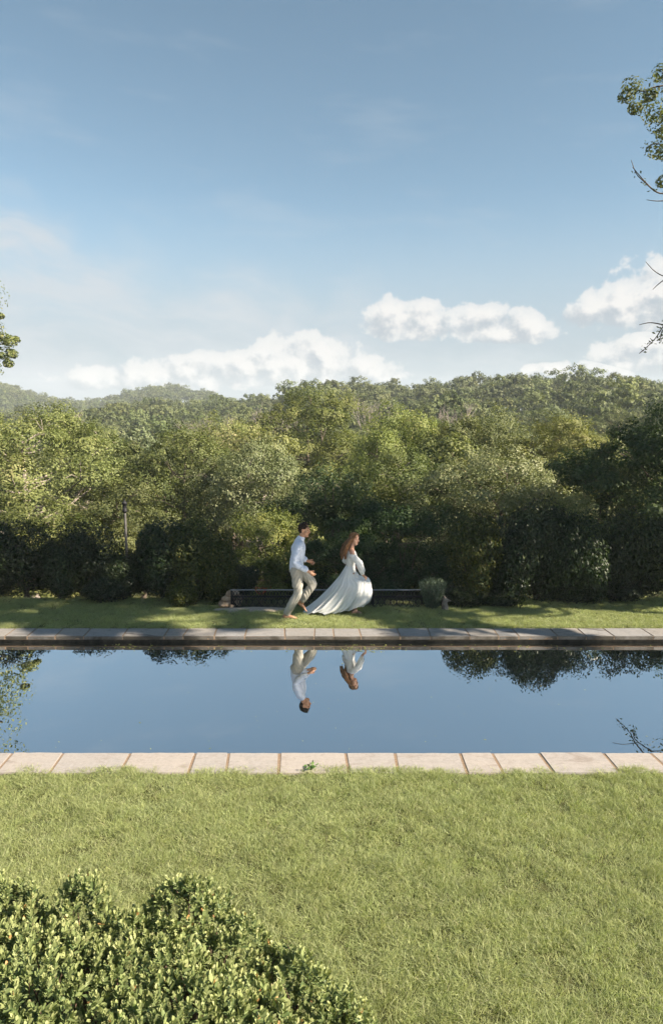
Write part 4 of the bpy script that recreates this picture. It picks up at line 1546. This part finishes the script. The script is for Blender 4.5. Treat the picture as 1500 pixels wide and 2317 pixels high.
rs_ = random.Random(5)
for i in rs_.sample(range(ns), 500):
    p = Vector(pos[i] - sh_off)
    d_ = Vector(sd[i])
    st = p - d_ * rs_.uniform(0.12, 0.3) + Vector((rs_.uniform(-.05, .05), rs_.uniform(-.05, .05), -0.05))
    acc.add(*tube([st, p - d_ * 0.06, p], [0.005, 0.0035, 0.002], 4))
for L in lumps:
    for k in range(4):
        e = Vector(L[:3]) + Vector((rs_.uniform(-.4, .4) * L[3], rs_.uniform(-.4, .4) * L[4], 0.3 * L[5])) - Vector(sh_off)
        st = Vector((L[0] - sh_off[0], L[1] - sh_off[1], -0.1))
        acc.add(*tube(smoothpath([st, st.lerp(e, 0.5), e], 5), [0.03, 0.025, 0.02, 0.015, 0.01], 6))
link('twigs', acc.mesh('boxwood_twigs'), M['cushion'], shrub)
tag(shrub, 'large small-leaved evergreen shrub filling the lower left corner', 'shrub')

# weed growing at the edge of the near coping
g = np.random.default_rng(88)
wp = G(704, 1742, 0.0)
root = empty('weed', (wp.x, wp.y, 0.0))
n = 26
a = g.uniform(0, 6.28, n); q = g.uniform(0.01, 0.1, n)
cen = np.stack([np.cos(a) * q, np.sin(a) * q * 0.7, 0.02 + g.random(n) * 0.05], 1)
V, Fc, r = leaves('x', cen, np.array([0, -0.3, 1.0]) + g.normal(size=(n, 3)) * 0.4, 0.045 * (0.7 + 0.5 * g.random(n)), g, 0.5, np.stack([np.cos(a), np.sin(a), np.full(n, 0.4)], 1))
link('leaves', np_mesh('weed_leaves', V, Fc, False, {'rnd': r}), M['weed_leaf'], root)
acc = Acc()
for i in range(7):
    e = cen[i * 3]
    acc.add(*tube([(0, 0, -0.01), (e[0] * .5, e[1] * .5, e[2] * .7), tuple(e)], [.003, .0025, .002], 4))
link('stem', acc.mesh('weed_stem'), M['weed_leaf'], root)
tag(root, 'small broad-leaved weed growing over the near pool edge', 'weed')

# fallen leaves floating along the far wall, pollen specks on the water
g = np.random.default_rng(89)
n = 150
pxs = np.concatenate([g.normal(820, 45, 60), g.uniform(20, 1480, 60), g.normal(285, 50, 30)])
pys = np.concatenate([g.uniform(1458, 1475, 110), g.uniform(1457, 1468, 40)])
cen = np.array([tuple(G(a_, b_, WATER_Z + 0.004)) for a_, b_ in zip(pxs, pys)])
cen[:, 1] = np.minimum(cen[:, 1], POOL_Y1 - 0.02)
V, Fc, r = leaves('x', cen, np.tile([0, 0, 1.0], (n, 1)) + g.normal(size=(n, 3)) * 0.05, g.uniform(0.02, 0.055, n), g, 0.6, None, 0.03)
tag(link('floating_leaves', np_mesh('floating_leaves', V, Fc, False, {'rnd': r}), M['leaf_light']), 'scattered fallen leaves floating on the water along the far wall', 'leaves', None, 'stuff')


g = np.random.default_rng(90)
n = 170
cen = np.stack([g.uniform(-5.5, 5.5, n), g.uniform(POOL_Y0 + 0.05, POOL_Y1 - 0.1, n), np.full(n, WATER_Z + 0.003)], 1)
V, Fc, r = leaves('x', cen, np.tile([0, 0, 1.0], (n, 1)), g.uniform(0.006, 0.022, n) * np.where(g.random(n) < 0.1, 2.2, 1.0), g, 0.35, np.stack([np.ones(n), g.normal(0, 0.5, n), np.zeros(n)], 1), 0.0)
tag(link('floating_specks', np_mesh('floating_specks', V, Fc, False, {'rnd': r}), M['leaf_light']), 'tiny pale specks of pollen and petals drifting on the pool', 'specks', None, 'stuff')


# ------------------------------------------------------------------ people
def loft(pts, rad, sides=14, sub=5):
    """closed lofted limb; rad: list of r or (ra, rb) with rb along y"""
    pts = [Vector(p) for p in pts]
    rad = [(r, r) if not isinstance(r, tuple) else r for r in rad]
    n = (len(pts) - 1) * sub + 1
    path = smoothpath(pts, n) if len(pts) > 2 else smoothpath(pts, n)
    V, Fc = [], []
    for i, p in enumerate(path):
        t = i / (n - 1) * (len(pts) - 1)
        k = min(int(t), len(pts) - 2)
        u = t - k
        u = u * u * (3 - 2 * u)
        ra = rad[k][0] * (1 - u) + rad[k + 1][0] * u
        rb = rad[k][1] * (1 - u) + rad[k + 1][1] * u
        d = (path[min(i + 1, n - 1)] - path[max(i - 1, 0)]).normalized()
        bx = Vector((0, 1, 0))
        bx = (bx - d * bx.dot(d))
        bx = bx.normalized() if bx.length > 0.2 else Vector((1, 0, 0)).cross(d).normalized()
        ax = bx.cross(d).normalized()
        for q in range(sides):
            a = 2 * math.pi * q / sides
            V.append(p + ax * math.cos(a) * ra + bx * math.sin(a) * rb)
    for i in range(n - 1):
        for q in range(sides):
            q2 = (q + 1) % sides
            Fc.append((i * sides + q, i * sides + q2, (i + 1) * sides + q2, (i + 1) * sides + q))
    # domed ends
    for (i, d) in ((0, (path[0] - path[1]).normalized()), (n - 1, (path[-1] - path[-2]).normalized())):
        r = min(rad[0] if i == 0 else rad[-1])
        ring = list(range(i * sides, i * sides + sides))
        for (sc, of) in ((0.72, 0.55), (0.3, 0.8)):
            o = len(V)
            c = path[i]
            for q in range(sides):
                V.append(c + (V[i * sides + q] - c) * sc + d * r * of)
            for q in range(sides):
                q2 = (q + 1) % sides
                Fc.append((ring[q], ring[q2], o + q2, o + q) if i else (ring[q2], ring[q], o + q, o + q2))
            ring = list(range(o, o + sides))
        o = len(V)
        V.append(path[i] + d * r * 0.88)
        for q in range(sides):
            q2 = (q + 1) % sides
            Fc.append((ring[q], ring[q2], o, o) if i else (ring[q2], ring[q], o, o))
    return V, Fc


class Body:
    def __init__(self):
        self.bm = bmesh.new()

    def limb(self, pts, rad, sides=14, sub=5):
        V, Fc = loft(pts, rad, sides, sub)
        vs = [self.bm.verts.new(v) for v in V]
        for q in Fc:
            ids = list(dict.fromkeys(q))
            try: self.bm.faces.new([vs[i] for i in ids])
            except ValueError: pass

    def ball(self, c, r):
        m = Matrix.Translation(c) @ Matrix.Diagonal((*r, 1))
        bmesh.ops.create_uvsphere(self.bm, u_segments=18, v_segments=12, radius=1.0, matrix=m)

    def xform(self, mtx):
        bmesh.ops.transform(self.bm, matrix=mtx, verts=self.bm.verts[:])

    def build(self, name, mat, parent, voxel=0.006, smooth=4, disp=None):
        bmesh.ops.recalc_face_normals(self.bm, faces=self.bm.faces[:])
        raw = bm_mesh(name + '_raw', self.bm)
        tmp = bpy.data.objects.new('tmp', raw)
        C.objects.link(tmp)
        md = tmp.modifiers.new('r', 'REMESH'); md.mode = 'VOXEL'; md.voxel_size = voxel
        if smooth:
            ms = tmp.modifiers.new('s', 'SMOOTH'); ms.iterations = smooth; ms.factor = 0.5
        dg = bpy.context.evaluated_depsgraph_get()
        me = bpy.data.meshes.new_from_object(tmp.evaluated_get(dg))
        bpy.data.objects.remove(tmp)
        bpy.data.meshes.remove(raw)
        me.name = name
        if disp is not None:
            co = np.empty(len(me.vertices) * 3, np.float32)
            me.vertices.foreach_get('co', co)
            co = co.reshape(-1, 3)
            no = np.empty(len(me.vertices) * 3, np.float32)
            me.vertices.foreach_get('normal', no)
            co = co + no.reshape(-1, 3) * disp(co)[:, None]
            me.vertices.foreach_set('co', co.astype(np.float32).ravel())
            me.update()
        for p in me.polygons: p.use_smooth = True
        me.materials.clear()
        return link(name, me, mat, parent)


def hand(B, w, d, side, palm_n, curl=0.6, s=1.0):
    """hand rooted at wrist w, pointing along d; palm_n = palm normal; thumb on `side` direction"""
    w, d = Vector(w), Vector(d).normalized()
    pn = Vector(palm_n)
    pn = (pn - d * pn.dot(d)).normalized()
    sd_ = d.cross(pn).normalized()
    if sd_.dot(Vector(side)) < 0: sd_ = -sd_
    pk = w + d * 0.085 * s
    B.limb([w - d * 0.02, w + d * 0.03 * s, pk], [0.024 * s, 0.028 * s, 0.026 * s], 10)
    for k in (-0.9, -0.3, 0.3, 0.9):
        B.limb([w + d * 0.02 * s, pk + sd_ * k * 0.028 * s], [0.014 * s, 0.0125 * s], 8, 3)
    for k, L in ((0.9, 0.070), (0.3, 0.080), (-0.3, 0.074), (-0.9, 0.058)):
        L *= s
        b = pk + sd_ * k * 0.030 * s
        c1 = curl * (0.7 + 0.15 * (1 - k))
        d1 = (d * math.cos(c1) + pn * math.sin(c1))
        d2 = (d * math.cos(c1 * 2.0) + pn * math.sin(c1 * 2.0))
        d3 = (d * math.cos(c1 * 2.7) + pn * math.sin(c1 * 2.7))
        p1 = b + d1 * L * 0.45; p2 = p1 + d2 * L * 0.33; p3 = p2 + d3 * L * 0.25
        B.limb([b, p1, p2, p3], [0.0105 * s, 0.0098 * s, 0.0090 * s, 0.0080 * s], 8, 3)
    tb = w + d * 0.03 * s + sd_ * 0.026 * s
    td = (d * 0.75 + sd_ * 0.55 + pn * 0.45).normalized()
    p1 = tb + td * 0.038 * s
    p2 = p1 + (td * 0.6 + d * 0.5 + pn * 0.25).normalized() * 0.032 * s
    B.limb([tb - td * 0.012, p1, p2], [0.0135 * s, 0.0115 * s, 0.0095 * s], 8, 3)


def foot(B, ankle, heel, toe, s=1.0):
    ankle, heel, toe = Vector(ankle), Vector(heel), Vector(toe)
    d = (toe - heel).normalized()
    sidev = Vector((0, 1, 0))
    B.limb([ankle, heel.lerp(ankle, 0.35), heel], [0.040 * s, 0.040 * s, 0.033 * s], 10)
    B.limb([heel, heel.lerp(toe, 0.5) + Vector((0, 0, 0.014)), toe - d * 0.05], [(0.032 * s, 0.032 * s), (0.030 * s, 0.038 * s), (0.018 * s, 0.044 * s)], 12)
    B.limb([ankle, heel.lerp(toe, 0.45) + Vector((0, 0, 0.025)), toe - d * 0.06], [0.038 * s, 0.030 * s, 0.018 * s], 10)
    for k, L, r in ((-1, 0.052, 0.013), (-0.45, 0.048, 0.0095), (0.0, 0.043, 0.0088), (0.45, 0.036, 0.0082), (0.9, 0.028, 0.0078)):
        b = toe - d * 0.055 + sidev * k * 0.034 * s
        B.limb([b, b + d * L * s], [r * s, r * 0.85 * s], 8, 3)


def head(B, c, s, mtx):
    """head facing +x before mtx (rotation about c)"""
    H = Body()
    H.ball(Vector((-0.012, 0, 0.028)) * s, (0.096 * s, 0.076 * s, 0.094 * s))
    H.limb([Vector((0.015, 0, 0.02)) * s, Vector((0.032, 0, -0.05)) * s, Vector((0.05, 0, -0.098)) * s], [(0.072 * s, 0.068 * s), (0.058 * s, 0.058 * s), (0.030 * s, 0.034 * s)], 14)
    H.limb([Vector((0.078, 0, 0.022)) * s, Vector((0.102, 0, -0.018)) * s, Vector((0.088, 0, -0.028)) * s], [0.010 * s, 0.0155 * s, 0.013 * s], 8)
    H.limb([Vector((0.070, -0.034, 0.034)) * s, Vector((0.078, 0, 0.036)) * s, Vector((0.070, 0.034, 0.034)) * s], [0.012 * s, 0.014 * s, 0.012 * s], 8)
    H.limb([Vector((0.072, -0.017, -0.058)) * s, Vector((0.083, 0, -0.057)) * s, Vector((0.072, 0.017, -0.058)) * s], [0.008 * s, 0.011 * s, 0.008 * s], 8)
    H.ball(Vector((0.070, 0, -0.093)) * s, (0.022 * s, 0.026 * s, 0.018 * s))
    for sg in (-1, 1):
        H.ball(Vector((0.040, sg * 0.046, -0.014)) * s, (0.030 * s, 0.022 * s, 0.024 * s))
        H.limb([Vector((-0.008, sg * 0.074, -0.03)) * s, Vector((-0.014, sg * 0.083, 0.004)) * s, Vector((-0.010, sg * 0.081, 0.026)) * s], [(0.013 * s, 0.008 * s), (0.02 * s, 0.009 * s), (0.014 * s, 0.008 * s)], 8)
    H.xform(mtx)
    t = bpy.data.meshes.new('t'); H.bm.to_mesh(t); H.bm.free()
    B.bm.from_mesh(t); bpy.data.meshes.remove(t)


def face_bits(parent, mtx, s, hair_m):
    for sg in (-1, 1):
        bm = bmesh.new()
        bmesh.ops.create_uvsphere(bm, u_segments=10, v_segments=6, radius=1.0, matrix=mtx @ Matrix.Translation(Vector((0.069, sg * 0.032, 0.014)) * s) @ Matrix.Diagonal((0.010 * s, 0.013 * s, 0.0085 * s, 1)))
        link('eye', bm_mesh('eye', bm, True), M['eye'], parent)
        acc = Acc()
        acc.add(*tube([mtx @ (Vector((0.076, sg * 0.012, 0.044)) * s), mtx @ (Vector((0.080, sg * 0.030, 0.050)) * s), mtx @ (Vector((0.066, sg * 0.052, 0.042)) * s)], [0.004, 0.0055, 0.003], 6))
        link('eyebrow', acc.mesh('eyebrow'), hair_m, parent)
    acc = Acc()
    acc.add(*tube([mtx @ (Vector((0.074, -0.021, -0.058)) * s), mtx @ (Vector((0.092, 0, -0.057)) * s), mtx @ (Vector((0.074, 0.021, -0.058)) * s)], [0.003, 0.0065, 0.003], 6))
    link('mouth', acc.mesh('mouth'), M['lip'], parent)


def folds(axis_z=60.0, amp=0.004, seed=0):
    def f(co):
        x, y, z = co[:, 0], co[:, 1], co[:, 2]
        return amp * (np.sin(z * axis_z + 9 * np.sin(x * 14 + seed) + 6 * np.sin(y * 17)) * 0.6 + np.sin(x * 33 - z * 26 + y * 21 + seed) * 0.6 + np.sin(z * axis_z * 0.43 + x * 21 + seed) * 0.5)
    return f


# --- running man, seen from his right, moving to the right
mp_ = G(668, 1402, -0.13)
man = empty('person', (mp_.x, mp_.y, tz(mp_.x, mp_.y) + 0.012))
B = Body()
hipR, kneeR, ankR = (0.03, -0.09, 0.93), (0.06, -0.10, 0.49), (-0.155, -0.11, 0.085)
hipL, kneeL, ankL = (0.05, 0.09, 0.93), (0.32, 0.09, 0.62), (0.135, 0.11, 0.27)
B.limb([(0.035, 0, 0.86), (0.03, 0, 0.97), (0.05, 0, 1.12), (0.075, 0, 1.32), (0.09, 0, 1.44)], [(0.10, 0.145), (0.098, 0.145), (0.095, 0.135), (0.108, 0.165), (0.07, 0.12)], 18)
B.limb([(0.09, 0, 1.42), (0.118, 0, 1.50), (0.155, 0, 1.58)], [(0.062, 0.075), 0.056, 0.054], 12)
B.limb([hipR, kneeR, ankR], [0.078, 0.052, 0.036]); B.limb([hipL, kneeL, ankL], [0.078, 0.052, 0.036])
foot(B, ankR, (-0.205, -0.115, 0.034), (0.055, -0.12, 0.022)); foot(B, ankL, (0.055, 0.11, 0.255), (0.215, 0.115, 0.085))
shR, elR, wrR = (0.085, -0.175, 1.39), (0.03, -0.255, 1.10), (0.265, -0.225, 0.925)
shL, elL, wrL = (0.085, 0.175, 1.39), (0.00, 0.255, 1.12), (0.235, 0.20, 1.03)
for a, b_, c in ((shR, elR, wrR), (shL, elL, wrL)):
    B.limb([(0.085, a[1] * 0.4, 1.40), a], [0.06, 0.056], 12)
    B.limb([a, b_, c], [0.05, 0.040, 0.027])
hand(B, wrR, Vector(wrR) - Vector(elR), (0, 0.3, 1), (0.1, 1, 0), 0.45)
hand(B, wrL, Vector(wrL) - Vector(elL), (0, -0.3, 1), (0.1, -1, 0), 0.55)
hm = Matrix.Translation((0.178, -0.0, 1.645)) @ Matrix.Rotation(R(-12), 4, 'Z') @ Matrix.Rotation(R(6), 4, 'Y')
head(B, None, 1.04, hm)
B.build('body', M['skin_m'], man, 0.0055, 3)
face_bits(man, hm, 1.04, M['hair_m'])
T = Body()   # shirt
T.limb([(0.035, 0, 0.925), (0.032, 0, 0.99), (0.05, 0, 1.13), (0.072, 0, 1.31), (0.088, 0, 1.445)], [(0.128, 0.168), (0.130, 0.172), (0.124, 0.168), (0.130, 0.190), (0.083, 0.125)], 20)
for a, b_, c in ((shR, elR, wrR), (shL, elL, wrL)):
    T.limb([(0.085, a[1] * 0.35, 1.405), a], [0.082, 0.076], 12)
    cuff = Vector(b_).lerp(Vector(c), 0.80)
    T.limb([a, b_, cuff], [0.074, 0.064, 0.050])
    T.limb([Vector(b_).lerp(Vector(c), 0.66), cuff], [0.056, 0.054])
T.build('shirt', M['shirt'], man, 0.008, 3, folds(70, 0.0055, 1))
T = Body()
T.limb([(0.085, -0.0, 1.455), (0.125, 0, 1.50)], [(0.074, 0.082), (0.072, 0.074)], 14)
T.build('collar', M['shirt'], man, 0.007, 2)
T = Body()   # trousers
T.limb([(0.034, 0, 0.985), (0.03, 0, 0.90), (0.032, 0, 0.84)], [(0.118, 0.158), (0.132, 0.172), (0.10, 0.15)], 20)
T.limb([hipR, (0.05, -0.10, 0.70), kneeR, (-0.06, -0.105, 0.27), (-0.148, -0.11, 0.115)], [0.112, 0.098, 0.080, 0.076, 0.062])
T.limb([hipL, (0.20, 0.09, 0.77), kneeL, (0.21, 0.10, 0.43), (0.145, 0.11, 0.295)], [0.112, 0.100, 0.084, 0.076, 0.062])
T.build('trousers', M['trousers'], man, 0.008, 3, folds(44, 0.0065, 3))
T = Body()   # hair
T.ball((-0.020, 0, 0.046), (0.098, 0.082, 0.086))
T.ball((-0.045, 0, 0.000), (0.062, 0.072, 0.07))
T.limb([(0.022, -0.035, 0.108), (0.026, 0.035, 0.108)], [0.030, 0.028], 10)
T.limb([(-0.03, 0.0, 0.122), (0.015, 0.0, 0.126)], [0.024, 0.024], 10)
T.xform(hm @ Matrix.Scale(1.04, 4))
T.build('hair', M['hair_m'], man, 0.006, 1, folds(160, 0.004, 5))
tag(man, 'barefoot man running to the right in a white shirt and light grey trousers', 'person')

# --- woman in a long white dress ahead of him
wp_ = G(800, 1391, -0.17)
wom = empty('person', (wp_.x, wp_.y, tz(wp_.x, wp_.y) + 0.012))
B = Body()
hipR, kneeR, ankR = (-0.06, -0.08, 0.80), (0.05, -0.085, 0.42), (0.015, -0.085, 0.08)
hipL, kneeL, ankL = (-0.06, 0.08, 0.80), (-0.14, 0.08, 0.42), (-0.385, 0.08, 0.13)
B.limb([(-0.06, 0, 0.76), (-0.065, 0, 0.86), (-0.06, 0, 0.97), (-0.045, 0, 1.12), (-0.045, 0, 1.235)], [(0.10, 0.145), (0.09, 0.13), (0.072, 0.105), (0.09, 0.13), (0.058, 0.10)], 18)
B.limb([(-0.045, 0, 1.21), (-0.035, 0, 1.30), (-0.012, 0, 1.38)], [(0.05, 0.065), 0.043, 0.043], 12)
B.limb([hipR, kneeR, ankR], [0.078, 0.050, 0.034]); B.limb([hipL, kneeL, ankL], [0.078, 0.050, 0.034])
foot(B, ankR, (-0.03, -0.085, 0.030), (0.19, -0.09, 0.020), 0.9); foot(B, ankL, (-0.44, 0.08, 0.10), (-0.30, 0.08, 0.018), 0.9)
shR, elR, wrR = (-0.035, -0.150, 1.205), (0.10, -0.225, 0.99), (0.165, -0.215, 0.80)
shL, elL, wrL = (-0.05, 0.150, 1.205), (-0.17, 0.21, 1.00), (0.05, 0.20, 0.86)
for a, b_, c in ((shR, elR, wrR), (shL, elL, wrL)):
    B.limb([(-0.04, a[1] * 0.4, 1.225), a], [0.048, 0.046], 12)
    B.limb([a, b_, c], [0.042, 0.034, 0.024])
hand(B, wrR, (0.55, 0.1, -0.5), (0, 0.3, 1), (-0.2, 0.6, -0.8), 0.75, 0.92)
hand(B, wrL, Vector(wrL) - Vector(elL), (0, -0.3, 1), (0, -1, 0), 0.7, 0.92)
hm = Matrix.Translation((0.006, -0.005, 1.455)) @ Matrix.Rotation(R(-38), 4, 'Z') @ Matrix.Rotation(R(8), 4, 'Y')
head(B, None, 0.96, hm)
B.build('body', M['skin_w'], wom, 0.0055, 3)
face_bits(wom, hm, 0.96, M['hair_w'])
T = Body()
T.ball((-0.022, 0, 0.044), (0.098, 0.083, 0.088))
T.ball((-0.050, 0, -0.01), (0.064, 0.078, 0.08))
for sg in (-1, 1):
    T.limb([(0.052, sg * 0.02, 0.108), (0.045, sg * 0.062, 0.06), (-0.01, sg * 0.084, -0.03)], [0.018, 0.022, 0.024], 10)
T.xform(hm @ Matrix.Scale(0.96, 4))
rr_ = random.Random(17)
for i in range(16):   # long locks swept back by the run
    a = rr_.uniform(-1, 1)
    st = Vector((-0.06 + rr_.uniform(-.02, .02), a * 0.07, 1.45 + rr_.uniform(-.06, .04)))
    en = Vector((-0.20 + rr_.uniform(-.06, .05), a * 0.13 - 0.03, 1.10 + rr_.uniform(-.05, .10)))
    mid = st.lerp(en, 0.5) + Vector((-0.035 + rr_.uniform(-.025, .02), rr_.uniform(-.03, .03), 0.02))
    T.limb([st, mid, en], [0.030, 0.024, 0.007], 8, 4)
T.build('hair', M['hair_w'], wom, 0.006, 1, folds(60, 0.004, 8))
# dress: bodice
T = Body()
T.limb([(-0.065, 0, 0.84), (-0.062, 0, 0.95), (-0.05, 0, 1.08), (-0.044, 0, 1.165)], [(0.105, 0.14), (0.085, 0.118), (0.108, 0.145), (0.098, 0.148)], 20)
for sg in (-1, 1):
    T.limb([(0.0, sg * 0.05, 1.10), (0.015, sg * 0.055, 1.10)], [0.045, 0.045], 12)
T.build('bodice', M['dress'], wom, 0.008, 3, folds(50, 0.004, 2))
# off-the-shoulder puffed sleeves
for a, b_, c, sg in ((shR, elR, wrR, -1), (shL, elL, wrL, 1)):
    T = Body()
    a_, e_, w_ = Vector(a), Vector(b_), Vector(c)
    T.limb([a_ + Vector((0.0, sg * 0.012, -0.045)), a_.lerp(e_, 0.55), e_ + Vector((0.012, 0, 0)), e_.lerp(w_, 0.5) + Vector((0.012, 0, -0.01)), e_.lerp(w_, 0.82)], [0.054, 0.062, 0.064, 0.058, 0.034], 16)
    T.limb([Vector((-0.02, sg * 0.10, 1.155)), a_ + Vector((0, sg * 0.012, -0.05))], [0.045, 0.058], 12)
    T.build('sleeve', M['dress'], wom, 0.008, 3, folds(55, 0.0075, 4))


def skirt(name, rows, folds_n, depth_amp, seed, hem_noise=0.02):
    """rows: (xl, xr, zl, zr, yd): left and right end of the outline with their heights, half depth"""
    NS, NV = 220, 60
    rs = random.Random(seed)
    ph = [rs.uniform(0, 6.28) for _ in range(6)]
    V = []
    rows = np.array(rows, float)
    tt = np.linspace(0, 1, len(rows))
    for j in range(NV):
        t = j / (NV - 1)
        u = t * (len(rows) - 1)
        k = min(int(u), len(rows) - 2)
        w = u - k
        p0, p1, p2, p3 = rows[max(k - 1, 0)], rows[k], rows[k + 1], rows[min(k + 2, len(rows) - 1)]
        xl, xr, zl, zr, yd = 0.5 * ((2 * p1) + (p2 - p0) * w + (2 * p0 - 5 * p1 + 4 * p2 - p3) * w * w + (3 * p1 - p0 - 3 * p2 + p3) * w ** 3)
        for i in range(NS):
            a = 2 * math.pi * i / NS
            c, s_ = math.cos(a), math.sin(a)
            cx2 = (xl + xr) / 2
            hw = (xr - xl) / 2
            f = t ** 0.9 * depth_amp * ((1.0 - 1.7 * abs(math.sin(folds_n * 0.5 * a + ph[0] + 1.6 * math.sin(2 * a + ph[1]) + 0.9 * t)) ** 0.8) * 0.75 + math.sin(folds_n * 1.7 * a + ph[2] + 2.5 * t) * 0.22 + math.sin(3 * a + ph[3]) * 0.3)
            sq = 1 + f * 1.1
            x = cx2 + hw * c * (1 + f * 0.35)
            y = yd * s_ * sq
            z = (zl + zr) / 2 + (zr - zl) / 2 * c + t * hem_noise * math.sin(5 * a + ph[4])
            V.append((x, y, max(z, 0.008 + 0.006 * math.sin(9 * a))))
    Fc = []
    for j in range(NV - 1):
        for i in range(NS):
            i2 = (i + 1) % NS
            Fc.append((j * NS + i, j * NS + i2, (j + 1) * NS + i2, (j + 1) * NS + i))
    me = np_mesh(name, V, Fc, True)
    o = link(name, me, M['dress'], wom)
    sm = o.modifiers.new('thickness', 'SOLIDIFY'); sm.thickness = 0.004
    return o


px_m = lambda p: (p - 800) / 119.0
pz_m = lambda p: (1391 - p) / 119.0
skirt('skirt', [
    (px_m(782), px_m(803), 0.93, 0.93, 0.120),
    (px_m(776), px_m(804), 0.84, 0.84, 0.15),
    (px_m(766), px_m(812), 0.70, 0.73, 0.20),
    (px_m(753), px_m(834), 0.56, 0.665, 0.26),
    (px_m(736), px_m(839), 0.39, 0.52, 0.29),
    (px_m(716), px_m(839), 0.22, 0.38, 0.31),
    (px_m(696), px_m(834), 0.07, 0.27, 0.32),
    (px_m(682), px_m(822), 0.01, 0.19, 0.30)], 15, 0.24, 6, 0.035)
skirt('underskirt', [
    (px_m(778), px_m(808), 0.80, 0.80, 0.13),
    (px_m(768), px_m(822), 0.55, 0.55, 0.20),
    (px_m(755), px_m(826), 0.30, 0.30, 0.23),
    (px_m(742), px_m(826), 0.08, 0.165, 0.22)], 8, 0.12, 9)
tag(wom, 'barefoot woman with long auburn hair running in a flowing white dress with a train', 'person')

# ------------------------------------------------------------------ haze
bm = bmesh.new()
bm_box(bm, (-20, 330, 12), (1900, 1500, 76))
hz = link('haze', bm_mesh('haze', bm))
m, nt, out = new_mat('haze')
pv = nt.nodes.new('ShaderNodeVolumePrincipled')
pv.inputs['Color'].default_value = (0.80, 0.88, 0.97, 1)
pv.inputs['Density'].default_value = 0.00045
pv.inputs['Anisotropy'].default_value = 0.0
nt.links.new(pv.outputs[0], out.inputs['Volume'])
hz.data.materials.append(m)
tag(hz, 'thin pale haze in the air over the valley', 'haze', None, 'stuff')
